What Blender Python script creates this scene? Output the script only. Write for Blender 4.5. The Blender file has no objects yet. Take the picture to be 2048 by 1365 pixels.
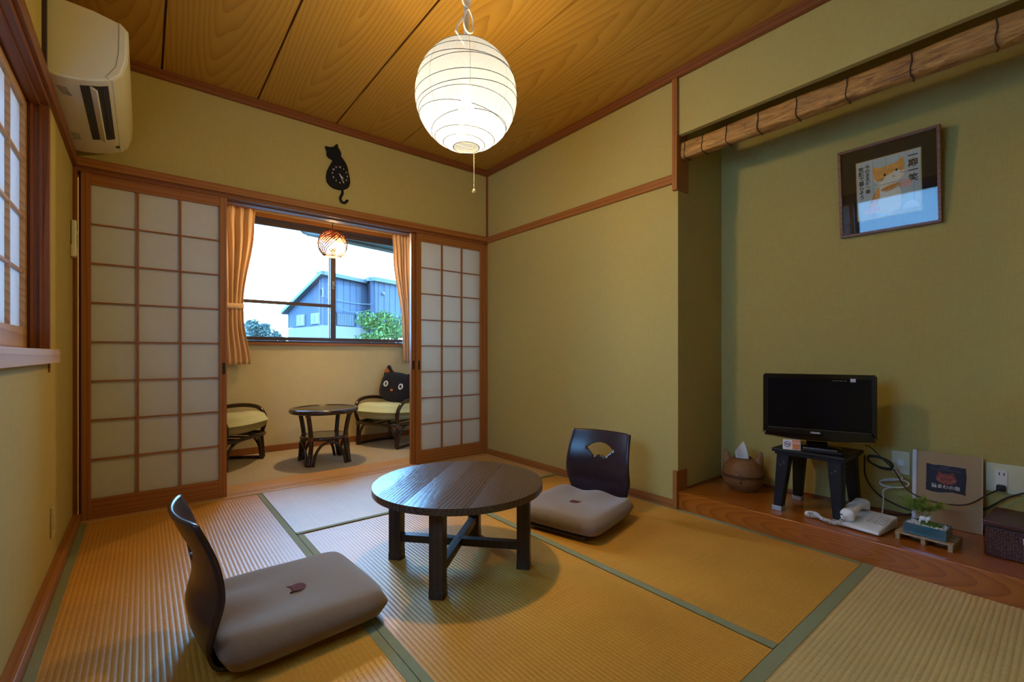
import bpy, bmesh, math, random
from mathutils import Vector, Matrix
random.seed(7)
PI = math.pi
SC = bpy.context.scene
COL = SC.collection

# ------------------------------------------------------------------ camera
cd = bpy.data.cameras.new('camera'); cam = bpy.data.objects.new('camera', cd); COL.objects.link(cam)
cam.location = (0, 0, 0.86); cam.rotation_euler = (PI/2, 0, -math.radians(38.92))
cd.sensor_width = 36; cd.lens = 36*911/2048; cd.shift_y = 25.5/2048; cd.clip_start = 0.02; cd.clip_end = 300
SC.camera = cam
# ------------------------------------------------------------------ exposure
SC.view_settings.view_transform = 'Standard'; SC.view_settings.look = 'None'
SC.view_settings.exposure = 0.0; SC.view_settings.gamma = 1.0; SC.view_settings.use_curve_mapping = False
# ------------------------------------------------------------------ sky (overcast, bluish dusk)
SKY = 36.0
w = bpy.data.worlds.new('sky'); SC.world = w; w.use_nodes = True
nt = w.node_tree; nt.nodes.clear()
o_ = nt.nodes.new('ShaderNodeOutputWorld'); b_ = nt.nodes.new('ShaderNodeBackground')
tc = nt.nodes.new('ShaderNodeTexCoord'); sp = nt.nodes.new('ShaderNodeSeparateXYZ'); rp = nt.nodes.new('ShaderNodeValToRGB')
nt.links.new(tc.outputs['Generated'], sp.inputs[0]); nt.links.new(sp.outputs['Z'], rp.inputs[0])
e = rp.color_ramp.elements; e[0].position = 0.0; e[0].color = (0.05, 0.08, 0.10, 1); e[1].position = 0.03; e[1].color = (0.175, 0.50, 1.0, 1)
x = rp.color_ramp.elements.new(1.0); x.color = (0.20, 0.53, 1.0, 1)
nt.links.new(rp.outputs[0], b_.inputs[0]); b_.inputs[1].default_value = SKY; nt.links.new(b_.outputs[0], o_.inputs[0])

def portal(name, loc, rot, sx, sy):          # guides the sky's light through a window, gives none of its own
    l = bpy.data.lights.new(name, 'AREA'); l.shape = 'RECTANGLE'; l.size = sx; l.size_y = sy; l.energy = 0
    l.cycles.is_portal = True
    o = bpy.data.objects.new(name, l); COL.objects.link(o); o.location = loc; o.rotation_euler = rot
portal('sky_portal_sunroom', (1.43, 4.66, 1.52), (-PI/2, 0, 0), 1.75, 1.16)
# lamps' bulbs (inside the paper lantern and the woven pendant)
LANT = (1.06, 1.62, 1.945); PEND = (1.24, 3.95, 1.79)
def bulb_light(name, loc, watts, col, r):
    l = bpy.data.lights.new(name, 'POINT'); l.energy = watts; l.color = col; l.shadow_soft_size = r
    o = bpy.data.objects.new(name, l); COL.objects.link(o); o.location = loc
bulb_light('lantern_bulb_light', (LANT[0], LANT[1], LANT[2]-0.055), 74, (1.0, 0.75, 0.29), 0.045)
bulb_light('pendant_bulb_light', (PEND[0], PEND[1], PEND[2]+0.005), 58, (1.0, 0.68, 0.30), 0.035)

# ================================================================== mesh helpers
class MB:
    def __init__(s): s.v = []; s.f = []
    def add(s, vs, fs):
        k = len(s.v); s.v += [tuple(p) for p in vs]; s.f += [tuple(i+k for i in f) for f in fs]; return s
    def box(s, x0, x1, y0, y1, z0, z1, M=None):
        vs = [Vector((x, y, z)) for x in (x0, x1) for y in (y0, y1) for z in (z0, z1)]
        if M: vs = [M @ p for p in vs]
        return s.add(vs, [(0,1,3,2),(4,6,7,5),(0,4,5,1),(2,3,7,6),(0,2,6,4),(1,5,7,3)])
    def tube(s, pts, r, n=8, closed=False, flat=1.0):
        P = [Vector(p) for p in pts]; m = len(P); R = r if isinstance(r, (list, tuple)) else [r]*m
        T = []
        for i in range(m):
            a = P[(i-1) % m] if (closed or i > 0) else P[i]; b = P[(i+1) % m] if (closed or i < m-1) else P[i]
            t = b-a; T.append(t.normalized() if t.length > 1e-9 else Vector((0,0,1)))
        u = T[0].orthogonal().normalized()
        if abs(T[0].z) < 0.9: u = T[0].cross(Vector((0,0,1))).normalized()
        vs = []
        for i in range(m):
            u = (u - T[i]*u.dot(T[i])); u = u.normalized() if u.length > 1e-6 else T[i].orthogonal().normalized()
            q = T[i].cross(u)
            for j in range(n):
                a = 2*PI*j/n; vs.append(P[i] + u*math.cos(a)*R[i] + q*math.sin(a)*R[i]*flat)
        fs = []
        for i in range(m if closed else m-1):
            k = (i+1) % m
            for j in range(n): fs.append((i*n+j, i*n+(j+1) % n, k*n+(j+1) % n, k*n+j))
        if not closed: fs += [tuple(range(n-1, -1, -1)), tuple((m-1)*n+j for j in range(n))]
        return s.add(vs, fs)
    def lathe(s, prof, n=32, c=(0,0,0), a0=0, a1=2*PI, sq=None):
        full = abs(a1-a0-2*PI) < 1e-6; k = n if full else n+1; vs = []; fs = []
        for r, z in prof:
            for j in range(k):
                a = a0+(a1-a0)*j/n; vs.append((c[0]+r*math.cos(a), c[1]+r*math.sin(a), c[2]+z))
        for i in range(len(prof)-1):
            for j in range(n):
                j2 = (j+1) % k if full else j+1
                fs.append((i*k+j, i*k+j2, (i+1)*k+j2, (i+1)*k+j))
        if full:
            if prof[0][0] > 1e-6: fs.append(tuple(range(k-1, -1, -1)))
            if prof[-1][0] > 1e-6: fs.append(tuple((len(prof)-1)*k+j for j in range(k)))
        return s.add(vs, fs)
    def prism(s, poly, fn, a, b):                 # poly in 2-D, fn(p, q, d) -> 3-D
        n = len(poly); vs = [fn(p, q, a) for p, q in poly]+[fn(p, q, b) for p, q in poly]
        fs = [tuple(range(n-1, -1, -1)), tuple(range(n, 2*n))]+[(i, (i+1) % n, n+(i+1) % n, n+i) for i in range(n)]
        return s.add(vs, fs)
    def grid(s, fn, nu, nv, u=(0,1), v=(0,1), close_u=False):
        vs = [fn(u[0]+(u[1]-u[0])*i/nu, v[0]+(v[1]-v[0])*j/nv) for i in range(nu+1) for j in range(nv+1)]
        return s.add(vs, [(i*(nv+1)+j, (i+1)*(nv+1)+j, (i+1)*(nv+1)+j+1, i*(nv+1)+j+1) for i in range(nu) for j in range(nv)])
    def sphere(s, c, r, n=12, m=8):
        R = r if isinstance(r, (list, tuple)) else (r, r, r)
        vs = [(c[0], c[1], c[2]-R[2])]; fs = []
        for i in range(1, m):
            t = -PI/2+PI*i/m
            for j in range(n):
                a = 2*PI*j/n; vs.append((c[0]+R[0]*math.cos(t)*math.cos(a), c[1]+R[1]*math.cos(t)*math.sin(a), c[2]+R[2]*math.sin(t)))
        vs.append((c[0], c[1], c[2]+R[2])); L = len(vs)-1
        for j in range(n): fs.append((0, 1+(j+1) % n, 1+j)); fs.append((L, L-n+j, L-n+(j+1) % n))
        for i in range(m-2):
            for j in range(n):
                a = 1+i*n; fs.append((a+j, a+(j+1) % n, a+n+(j+1) % n, a+n+j))
        return s.add(vs, fs)
    def xform(s, M): s.v = [tuple(M @ Vector(p)) for p in s.v]; return s

def mesh(name, mb, mat, smooth=False):
    me = bpy.data.meshes.new(name); me.from_pydata(mb.v, [], mb.f); me.update()
    if mat: me.materials.append(mat)
    if smooth: me.shade_smooth()
    return me
def obj(name, mb, mat, parent=None, smooth=False, bevel=0, seg=2, solid=0, sub=0, angle=None):
    me = mb if isinstance(mb, bpy.types.Mesh) else mesh(name, mb, mat, smooth)
    o = bpy.data.objects.new(name, me); COL.objects.link(o)
    if parent: o.parent = parent
    if sub:
        m = o.modifiers.new('sub', 'SUBSURF'); m.levels = sub; m.render_levels = sub
    if solid:
        m = o.modifiers.new('solid', 'SOLIDIFY'); m.thickness = solid; m.offset = 0
    if bevel:
        m = o.modifiers.new('bev', 'BEVEL'); m.width = bevel; m.segments = seg; m.limit_method = 'ANGLE'; m.angle_limit = math.radians(40)
        me.shade_smooth(); m2 = o.modifiers.new('wn', 'WEIGHTED_NORMAL'); m2.keep_sharp = True
    return o
def copy_of(o, parent=None, name=None):
    c = o.copy(); COL.objects.link(c)
    if parent is not None: c.parent = parent
    return c
def tag(o, label=None, cat=None, group=None, kind=None):
    if label: o['label'] = label
    if cat: o['category'] = cat
    if group: o['group'] = group
    if kind: o['kind'] = kind
    return o
def thing(name, label, cat, loc=(0,0,0), rotz=0, group=None):
    o = bpy.data.objects.new(name, None); COL.objects.link(o); o.location = loc; o.rotation_euler = (0, 0, rotz)
    o.empty_display_size = 0.05
    return tag(o, label, cat, group)
def struct(name, mb=None, mat=None, label=None, cat='', **k):
    if mb is None:
        o = bpy.data.objects.new(name, None); COL.objects.link(o)
    else: o = obj(name, mb, mat, **k)
    return tag(o, label, cat or name.split('_')[0], None, 'structure')
def box(*a, **k): return MB().box(*a, **k)
def text(name, body, size, mat, parent, M, depth=0.0004, align='CENTER', bold=0.0):
    c = bpy.data.curves.new(name, 'FONT'); c.body = body; c.size = size; c.extrude = depth; c.align_x = align; c.align_y = 'CENTER'; c.resolution_u = 3; c.offset = bold
    t = bpy.data.objects.new(name, c); COL.objects.link(t)
    dg = bpy.context.evaluated_depsgraph_get(); dg.update()
    me = bpy.data.meshes.new_from_object(t.evaluated_get(dg)); bpy.data.objects.remove(t)
    me.transform(M); me.materials.clear(); me.materials.append(mat); me.name = name
    o = bpy.data.objects.new(name, me); COL.objects.link(o); o.parent = parent
    return o

# ================================================================== materials
def newmat(name):
    m = bpy.data.materials.new(name); m.use_nodes = True; n = m.node_tree.nodes; return m, n, m.node_tree.links, n['Principled BSDF']
def setp(b, **k):
    for a, v in k.items(): b.inputs[a.replace('_', ' ')].default_value = v
def rgb(c): return (c[0], c[1], c[2], 1)
def plain(name, c, rough=0.5, spec=0.5, metal=0.0, noise=0.0, nscale=40, bump=0.0, bscale=200, coat=0.0):
    m, n, L, b = newmat(name); setp(b, Base_Color=rgb(c), Roughness=rough, Metallic=metal)
    b.inputs['Specular IOR Level'].default_value = spec; b.inputs['Coat Weight'].default_value = coat
    t = n.new('ShaderNodeTexCoord')
    nz = n.new('ShaderNodeTexNoise'); nz.inputs['Scale'].default_value = nscale; L.new(t.outputs['Object'], nz.inputs['Vector'])
    mx = n.new('ShaderNodeMix'); mx.data_type = 'RGBA'
    k = max(noise, 0.02)
    mx.inputs[6].default_value = rgb([v*(1-k) for v in c]); mx.inputs[7].default_value = rgb([min(1, v*(1+k)) for v in c])
    L.new(nz.outputs[0], mx.inputs[0]); L.new(mx.outputs[2], b.inputs['Base Color'])
    if bump:
        n2 = n.new('ShaderNodeTexNoise'); n2.inputs['Scale'].default_value = bscale; L.new(t.outputs['Object'], n2.inputs['Vector'])
        bp = n.new('ShaderNodeBump'); bp.inputs['Strength'].default_value = bump; bp.inputs['Distance'].default_value = 0.002
        L.new(n2.outputs[0], bp.inputs['Height']); L.new(bp.outputs[0], b.inputs['Normal'])
    return m
def fabric(name, c, c2=None, weave=900, rough=0.95, bump=0.3, sheen=0.0, nscale=30, var=0.12):
    m, n, L, b = newmat(name); setp(b, Roughness=rough); b.inputs['Specular IOR Level'].default_value = 0.15
    b.inputs['Sheen Weight'].default_value = sheen
    t = n.new('ShaderNodeTexCoord')
    nz = n.new('ShaderNodeTexNoise'); nz.inputs['Scale'].default_value = nscale; nz.inputs['Detail'].default_value = 6; L.new(t.outputs['Object'], nz.inputs['Vector'])
    n2 = n.new('ShaderNodeTexNoise'); n2.inputs['Scale'].default_value = weave; L.new(t.outputs['Object'], n2.inputs['Vector'])
    ad = n.new('ShaderNodeMath'); ad.operation = 'ADD'; L.new(nz.outputs[0], ad.inputs[0]); L.new(n2.outputs[0], ad.inputs[1])
    mu = n.new('ShaderNodeMath'); mu.operation = 'MULTIPLY'; mu.inputs[1].default_value = 0.5; L.new(ad.outputs[0], mu.inputs[0])
    mx = n.new('ShaderNodeMix'); mx.data_type = 'RGBA'; c2 = c2 or [v*(1+2*var) for v in c]
    mx.inputs[6].default_value = rgb([v*(1-var) for v in c]); mx.inputs[7].default_value = rgb(c2); L.new(mu.outputs[0], mx.inputs[0]); L.new(mx.outputs[2], b.inputs['Base Color'])
    bp = n.new('ShaderNodeBump'); bp.inputs['Strength'].default_value = bump; bp.inputs['Distance'].default_value = 0.0015; L.new(n2.outputs[0], bp.inputs['Height']); L.new(bp.outputs[0], b.inputs['Normal'])
    return m
def wallcloth(name, c, thr=(260, 260, 40), bump=0.25):
    m, n, L, b = newmat(name); setp(b, Roughness=0.9); b.inputs['Specular IOR Level'].default_value = 0.2
    t = n.new('ShaderNodeTexCoord')
    hs = []
    for s in ((220, 220, 18), (20, 20, 260)):
        mp = n.new('ShaderNodeMapping'); mp.inputs['Scale'].default_value = s; L.new(t.outputs['Object'], mp.inputs[0])
        z = n.new('ShaderNodeTexNoise'); z.inputs['Scale'].default_value = 1; z.inputs['Detail'].default_value = 3; L.new(mp.outputs[0], z.inputs['Vector']); hs.append(z)
    ad = n.new('ShaderNodeMath'); ad.operation = 'ADD'; L.new(hs[0].outputs[0], ad.inputs[0]); L.new(hs[1].outputs[0], ad.inputs[1])
    mr = n.new('ShaderNodeMapRange'); mr.inputs[1].default_value = 0.6; mr.inputs[2].default_value = 1.4; L.new(ad.outputs[0], mr.inputs[0])
    mx = n.new('ShaderNodeMix'); mx.data_type = 'RGBA'; mx.inputs[6].default_value = rgb([v*0.93 for v in c]); mx.inputs[7].default_value = rgb([v*1.06 for v in c])
    L.new(mr.outputs[0], mx.inputs[0]); L.new(mx.outputs[2], b.inputs['Base Color'])
    bp = n.new('ShaderNodeBump'); bp.inputs['Strength'].default_value = bump; bp.inputs['Distance'].default_value = 0.001; L.new(ad.outputs[0], bp.inputs['Height']); L.new(bp.outputs[0], b.inputs['Normal'])
    return m
def wood(name, c1, c2, axis='Z', freq=38, stretch=0.05, rough=0.45, coat=0.0, bump=0.08, cath=0.0, spec=0.4, fine=0.35, contrast=(0.25, 0.8)):
    """grain along axis; cath > 0 draws nested cathedral figures instead of straight lines"""
    m, n, L, b = newmat(name); setp(b, Roughness=rough); b.inputs['Coat Weight'].default_value = coat; b.inputs['Coat Roughness'].default_value = 0.12
    b.inputs['Specular IOR Level'].default_value = spec
    t = n.new('ShaderNodeTexCoord'); oi = n.new('ShaderNodeObjectInfo')
    ad = n.new('ShaderNodeVectorMath'); ad.operation = 'MULTIPLY_ADD'
    cb = n.new('ShaderNodeCombineXYZ')
    for i in range(3): L.new(oi.outputs['Random'], cb.inputs[i])
    L.new(cb.outputs[0], ad.inputs[0]); k = 0.0 if cath else 7.0
    ad.inputs[1].default_value = (k, k*1.3, k*0.7); L.new(t.outputs['Object'], ad.inputs[2])
    sc = {'X': (stretch, 1, 1), 'Y': (1, stretch, 1), 'Z': (1, 1, stretch)}[axis]
    mp = n.new('ShaderNodeMapping'); mp.inputs['Scale'].default_value = sc; L.new(ad.outputs[0], mp.inputs[0])
    n1 = n.new('ShaderNodeTexNoise'); n1.inputs['Scale'].default_value = 4.0; n1.inputs['Detail'].default_value = 2; L.new(mp.outputs[0], n1.inputs['Vector'])
    if cath:
        ln = n.new('ShaderNodeVectorMath'); ln.operation = 'LENGTH'; L.new(mp.outputs[0], ln.inputs[0]); src = ln.outputs['Value']
        mp.inputs['Location'].default_value = (0, 0, 0)
    else:
        s2 = n.new('ShaderNodeSeparateXYZ'); L.new(mp.outputs[0], s2.inputs[0])
        a2 = n.new('ShaderNodeMath'); a2.operation = 'ADD'
        o2 = [i for i in range(3) if 'XYZ'[i] != axis]; L.new(s2.outputs[o2[0]], a2.inputs[0]); L.new(s2.outputs[o2[1]], a2.inputs[1]); src = a2.outputs[0]
    m1 = n.new('ShaderNodeMath'); m1.operation = 'MULTIPLY'; m1.inputs[1].default_value = freq; L.new(src, m1.inputs[0])
    m2 = n.new('ShaderNodeMath'); m2.operation = 'MULTIPLY_ADD'; m2.inputs[1].default_value = 5.0 if not cath else cath; L.new(n1.outputs[0], m2.inputs[0]); L.new(m1.outputs[0], m2.inputs[2])
    fr = n.new('ShaderNodeMath'); fr.operation = 'FRACT'; L.new(m2.outputs[0], fr.inputs[0])
    pp = n.new('ShaderNodeMath'); pp.operation = 'POWER'; pp.inputs[1].default_value = 2.2; L.new(fr.outputs[0], pp.inputs[0])
    sf = {'X': (6, 420, 420), 'Y': (420, 6, 420), 'Z': (420, 420, 6)}[axis]
    mf = n.new('ShaderNodeMapping'); mf.inputs['Scale'].default_value = sf; L.new(ad.outputs[0], mf.inputs[0])
    nf = n.new('ShaderNodeTexNoise'); nf.inputs['Scale'].default_value = 1; nf.inputs['Detail'].default_value = 2; L.new(mf.outputs[0], nf.inputs['Vector'])
    mix = n.new('ShaderNodeMath'); mix.operation = 'MULTIPLY_ADD'; mix.inputs[1].default_value = fine; L.new(nf.outputs[0], mix.inputs[0]); L.new(pp.outputs[0], mix.inputs[2])
    mr = n.new('ShaderNodeMapRange'); mr.inputs[1].default_value = contrast[0]*0.5; mr.inputs[2].default_value = contrast[1]+fine; L.new(mix.outputs[0], mr.inputs[0])
    mx = n.new('ShaderNodeMix'); mx.data_type = 'RGBA'; mx.inputs[6].default_value = rgb(c1); mx.inputs[7].default_value = rgb(c2); L.new(mr.outputs[0], mx.inputs[0])
    L.new(mx.outputs[2], b.inputs['Base Color'])
    bp = n.new('ShaderNodeBump'); bp.inputs['Strength'].default_value = bump; bp.inputs['Distance'].default_value = 0.002; bp.invert = True; L.new(mix.outputs[0], bp.inputs['Height']); L.new(bp.outputs[0], b.inputs['Normal'])
    return m
def paper(name, c, trans=0.45, direct=0.0, fibre=0.08):
    m, n, L, b = newmat(name); n.remove(b); out = n['Material Output']
    t = n.new('ShaderNodeTexCoord'); nz = n.new('ShaderNodeTexNoise'); nz.inputs['Scale'].default_value = 55; nz.inputs['Detail'].default_value = 6; nz.inputs['Distortion'].default_value = 1.5; L.new(t.outputs['Object'], nz.inputs['Vector'])
    mx = n.new('ShaderNodeMix'); mx.data_type = 'RGBA'; mx.inputs[6].default_value = rgb([v*(1-fibre) for v in c]); mx.inputs[7].default_value = rgb([min(1, v*(1+fibre)) for v in c]); L.new(nz.outputs[0], mx.inputs[0])
    d = n.new('ShaderNodeBsdfDiffuse'); tr = n.new('ShaderNodeBsdfTranslucent'); L.new(mx.outputs[2], d.inputs[0]); L.new(mx.outputs[2], tr.inputs[0])
    s = n.new('ShaderNodeMixShader'); s.inputs[0].default_value = trans; L.new(d.outputs[0], s.inputs[1]); L.new(tr.outputs[0], s.inputs[2])
    if direct:
        tp = n.new('ShaderNodeBsdfTransparent'); s2 = n.new('ShaderNodeMixShader'); s2.inputs[0].default_value = direct
        L.new(s.outputs[0], s2.inputs[1]); L.new(tp.outputs[0], s2.inputs[2]); s = s2
    L.new(s.outputs[0], out.inputs[0]); return m
def glass(name, tint=(1,1,1), ior=1.5, boost=0.0):
    m, n, L, b = newmat(name); n.remove(b); out = n['Material Output']
    tp = n.new('ShaderNodeBsdfTransparent'); tp.inputs[0].default_value = rgb(tint)
    g = n.new('ShaderNodeBsdfGlossy'); g.inputs['Roughness'].default_value = 0.0
    f = n.new('ShaderNodeFresnel'); f.inputs[0].default_value = ior
    s = n.new('ShaderNodeMixShader'); L.new(f.outputs[0], s.inputs[0]); L.new(tp.outputs[0], s.inputs[1]); L.new(g.outputs[0], s.inputs[2]); L.new(s.outputs[0], out.inputs[0]); return m
def emit(name, c, s):
    m, n, L, b = newmat(name); setp(b, Base_Color=rgb(c)); b.inputs['Emission Color'].default_value = rgb(c); b.inputs['Emission Strength'].default_value = s; return m
def bulbglass(name, c, s):
    m, n, L, b = newmat(name); n.remove(b); e_ = n.new('ShaderNodeEmission'); e_.inputs[0].default_value = rgb(c); e_.inputs[1].default_value = s; tp = n.new('ShaderNodeBsdfTransparent'); x = n.new('ShaderNodeMixShader'); x.inputs[0].default_value = 0.85
    L.new(e_.outputs[0], x.inputs[1]); L.new(tp.outputs[0], x.inputs[2]); L.new(x.outputs[0], n['Material Output'].inputs[0]); return m
def tatami(name, c, rib_axis='Y'):
    m, n, L, b = newmat(name); setp(b, Roughness=0.42); b.inputs['Specular IOR Level'].default_value = 0.45
    t = n.new('ShaderNodeTexCoord')
    s1 = (3, 340, 1) if rib_axis == 'Y' else (340, 3, 1)         # rush stems lie across the ribs
    mp = n.new('ShaderNodeMapping'); mp.inputs['Scale'].default_value = s1; L.new(t.outputs['Object'], mp.inputs[0])
    nz = n.new('ShaderNodeTexNoise'); nz.inputs['Scale'].default_value = 1; nz.inputs['Detail'].default_value = 3; L.new(mp.outputs[0], nz.inputs['Vector'])
    n2 = n.new('ShaderNodeTexNoise'); n2.inputs['Scale'].default_value = 3; n2.inputs['Detail'].default_value = 4; L.new(t.outputs['Object'], n2.inputs['Vector'])
    n3 = n.new('ShaderNodeTexNoise'); n3.inputs['Scale'].default_value = 130; L.new(t.outputs['Object'], n3.inputs['Vector'])
    a1 = n.new('ShaderNodeMath'); a1.operation = 'ADD'; L.new(nz.outputs[0], a1.inputs[0]); L.new(n2.outputs[0], a1.inputs[1])
    a2 = n.new('ShaderNodeMath'); a2.operation = 'ADD'; L.new(a1.outputs[0], a2.inputs[0]); L.new(n3.outputs[0], a2.inputs[1])
    mr = n.new('ShaderNodeMapRange'); mr.inputs[1].default_value = 1.0; mr.inputs[2].default_value = 2.0; L.new(a2.outputs[0], mr.inputs[0])
    mx = n.new('ShaderNodeMix'); mx.data_type = 'RGBA'; mx.inputs[6].default_value = rgb([v*0.78 for v in c]); mx.inputs[7].default_value = rgb([v*1.2 for v in c]); L.new(mr.outputs[0], mx.inputs[0]); L.new(mx.outputs[2], b.inputs['Base Color'])
    bp = n.new('ShaderNodeBump'); bp.inputs['Strength'].default_value = 0.5; bp.inputs['Distance'].default_value = 0.0008; L.new(nz.outputs[0], bp.inputs['Height']); L.new(bp.outputs[0], b.inputs['Normal'])
    return m

M_WALL = wallcloth('olive_wall_cloth', (0.47, 0.36, 0.115))
M_SUNWALL = plain('cream_plaster', (0.66, 0.54, 0.30), 0.9, 0.2, noise=0.06, nscale=12, bump=0.4, bscale=120)
CED = ((0.37, 0.135, 0.030), (0.24, 0.075, 0.015))
M_CX = wood('cedar_grain_x', *CED, axis='X'); M_CY = wood('cedar_grain_y', *CED, axis='Y'); M_CZ = wood('cedar_grain_z', *CED, axis='Z')
DK = ((0.25, 0.075, 0.020), (0.15, 0.040, 0.011))
M_TX = wood('reddish_trim_x', *DK, axis='X'); M_TY = wood('reddish_trim_y', *DK, axis='Y'); M_TZ = wood('reddish_trim_z', *DK, axis='Z')
M_PALEX = wood('pale_cedar_x', (0.62, 0.36, 0.15), (0.46, 0.23, 0.08), axis='X'); M_PALEY = wood('pale_cedar_y', (0.60, 0.36, 0.18), (0.42, 0.22, 0.10), axis='Y', freq=30)
M_CEIL = wood('ceiling_board', (0.47, 0.24, 0.034), (0.35, 0.158, 0.019), axis='Y', freq=46, stretch=0.10, cath=7, rough=0.5, bump=0.05)
M_PLAT = wood('lacquered_keyaki', (0.43, 0.115, 0.010), (0.28, 0.065, 0.006), axis='Y', freq=85, stretch=0.14, cath=5, rough=0.22, coat=0.5, bump=0.02)
M_TABLE = wood('dark_stained_elm', (0.075, 0.040, 0.024), (0.020, 0.011, 0.008), axis='X', freq=70, stretch=0.10, cath=5.0, rough=0.27, coat=0.0, bump=0.55, spec=0.6, fine=.6)
M_TLEG = wood('dark_stained_leg', (0.050, 0.026, 0.016), (0.020, 0.010, 0.007), axis='Z', rough=0.4, bump=0.15)
M_GAP = plain('dark_red_batten', (0.11, 0.030, 0.014), 0.7)
M_BLACKVOID = plain('void_dark_board', (0.05, 0.035, 0.025), 0.9)  # darkness of the space above the alcove log, put into the board colour
M_PAPER = paper('shoji_paper', (0.84, 0.83, 0.79), 0.50, 0.0, 0.05)
M_PULL = plain('black_pull', (0.012, 0.010, 0.010), 0.4)
M_GLASS = glass('window_glass')
M_ALU = plain('bronze_aluminium', (0.075, 0.045, 0.045), 0.35, 0.5, 0.3)
M_CARPET = fabric('beige_carpet', (0.40, 0.33, 0.23), weave=350, bump=0.8, nscale=60, var=0.22)
M_TAT_Y = tatami('aged_tatami_y', (0.59, 0.270, 0.036), 'Y'); M_TAT_X = tatami('aged_tatami_x', (0.58, 0.34, 0.12), 'X'); M_TAT_NEW = tatami('newer_tatami_x', (0.62, 0.42, 0.165), 'X')
M_HERI = fabric('green_mat_border', (0.225, 0.225, 0.115), weave=500, bump=0.4, rough=0.75, nscale=220, var=0.25)
M_CURT = fabric('salmon_curtain', (0.80, 0.52, 0.30), weave=700, bump=0.15, rough=0.85, var=0.05)

# ================================================================== SETTING
XL, XR, YF, YN, ZC = -0.28, 2.30, 3.19, -0.42, 2.44
AX0, AX1, AY = 2.30, 2.79, 1.385            # alcove
SY0, SY1 = 3.45, 4.50                        # sunroom
# --- floor
fl = struct('floor', box(XL, 2.9, YN, SY0, -0.12, -0.055), M_BLACKVOID, 'raised floor of six straw mats with green cloth borders')
def mat_mesh(x0, x1, y0, y1, axis):
    mb = MB(); pitch = 0.0145; a = 0.0012
    L = (x1-x0) if axis == 'Y' else (y1-y0); n = max(4, int(L/pitch)); K = 6
    for i in range(n*K+1):
        p = L*i/(n*K); h = a*(abs(math.sin(PI*i/K))**0.6)-a
        if axis == 'Y': mb.v += [(x0+p, y0, h), (x0+p, y1, h)]
        else: mb.v += [(x1, y0+p, h), (x0, y0+p, h)]
    mb.f += [(2*i, 2*i+2, 2*i+3, 2*i+1) for i in range(n*K)]
    k = len(mb.v)
    mb.v += [(x0, y0, -0.05), (x1, y0, -0.05), (x1, y1, -0.05), (x0, y1, -0.05), (x0, y0, -a), (x1, y0, -a), (x1, y1, -a), (x0, y1, -a)]
    mb.f += [(k, k+1, k+5, k+4), (k+1, k+2, k+6, k+5), (k+2, k+3, k+7, k+6), (k+3, k, k+4, k+7)]
    return mb
def tat(x0, x1, y0, y1, axis, mat, borders, dz=0):
    g = 0.0012
    o = obj('tatami_mat', mat_mesh(x0+g, x1-g, y0+g, y1-g, axis), mat, fl, smooth=True); o.location.z = dz
    m = o.modifiers.new('es', 'EDGE_SPLIT'); m.split_angle = math.radians(50)
    for b in borders:
        bw = b[1]
        if b[0] == 'x0': bb = (x0+g, x0+bw, y0+g, y1-g)
        if b[0] == 'x1': bb = (x1-bw, x1-g, y0+g, y1-g)
        if b[0] == 'y0': bb = (x0+g, x1-g, y0+g, y0+bw)
        if b[0] == 'y1': bb = (x0+g, x1-g, y1-bw, y1-g)
        obj('cloth_border', box(*bb, -0.05, 0.0012), M_HERI, o)
    return o
S1, S2, SE, SD = 0.563, 1.424, 2.318, 0.553
tat(-0.25, S1, 1.40, 3.15, 'Y', M_TAT_Y, [('x0', .028), ('x1', .028)])
tat(-0.25, S1, YN, 1.40, 'Y', M_TAT_Y, [('x0', .028), ('x1', .028)])
tat(S1, S2, SD, SE, 'Y', M_TAT_Y, [('x0', .028)])
tat(S2, 2.30, SD, SE, 'Y', M_TAT_Y, [('x0', .034), ('x1', .026)])
tat(S1, 2.285, SE, 3.15, 'X', M_TAT_X, [('y0', .024)], 0.003)
tat(S1, 2.30, YN, SD, 'X', M_TAT_NEW, [('y1', .04)])
# --- sill with grooves between room and sunroom
sill = MB()
for a, b, z in ((3.15, 3.198, 0.004), (3.198, 3.206, -0.006), (3.206, 3.232, 0.004), (3.232, 3.240, -0.006), (3.240, 3.45, 0.004)): sill.box(XL, 2.32, a, b, -0.12, z)
struct('trim_1', sill, M_PALEX, 'pale wooden sliding door sill with two grooves', 'sill')
struct('floor_sunroom', box(XL-.1, 2.5, SY0, SY1+.1, -0.12, -0.012), M_CARPET, 'beige carpet floor of the narrow sunroom')
# --- walls
struct('wall_far', box(XL, 2.32, YF, YF+.11, 1.80, ZC), M_WALL, 'olive cloth wall above the sliding doors')
wl = MB(); T = -0.44
wl.box(T, XL, YN, 0.50, 0, ZC); wl.box(T, XL, 2.43, 3.45, 0, ZC); wl.box(T, XL, 0.50, 2.43, 0, 0.826); wl.box(T, XL, 0.50, 2.43, 1.80, ZC)
struct('wall_left', wl, M_WALL, 'olive cloth wall with the paper screen window')
struct('wall_right', box(XR, 2.95, AY, 3.45, 0, ZC), M_WALL, 'olive cloth wall right of the sliding doors')
struct('wall_near', box(XL-.2, 2.95, YN-.1, YN, 0, ZC), M_WALL, 'olive cloth wall behind the camera')
struct('wall_alcove_back', box(AX1, 2.95, YN, AY, 0, ZC), M_WALL, 'olive cloth back wall of the alcove')
struct('wall_alcove_header', box(XR, XR+.03, YN, AY, 2.07, ZC), M_WALL, 'olive cloth hanging wall above the alcove')
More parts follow.
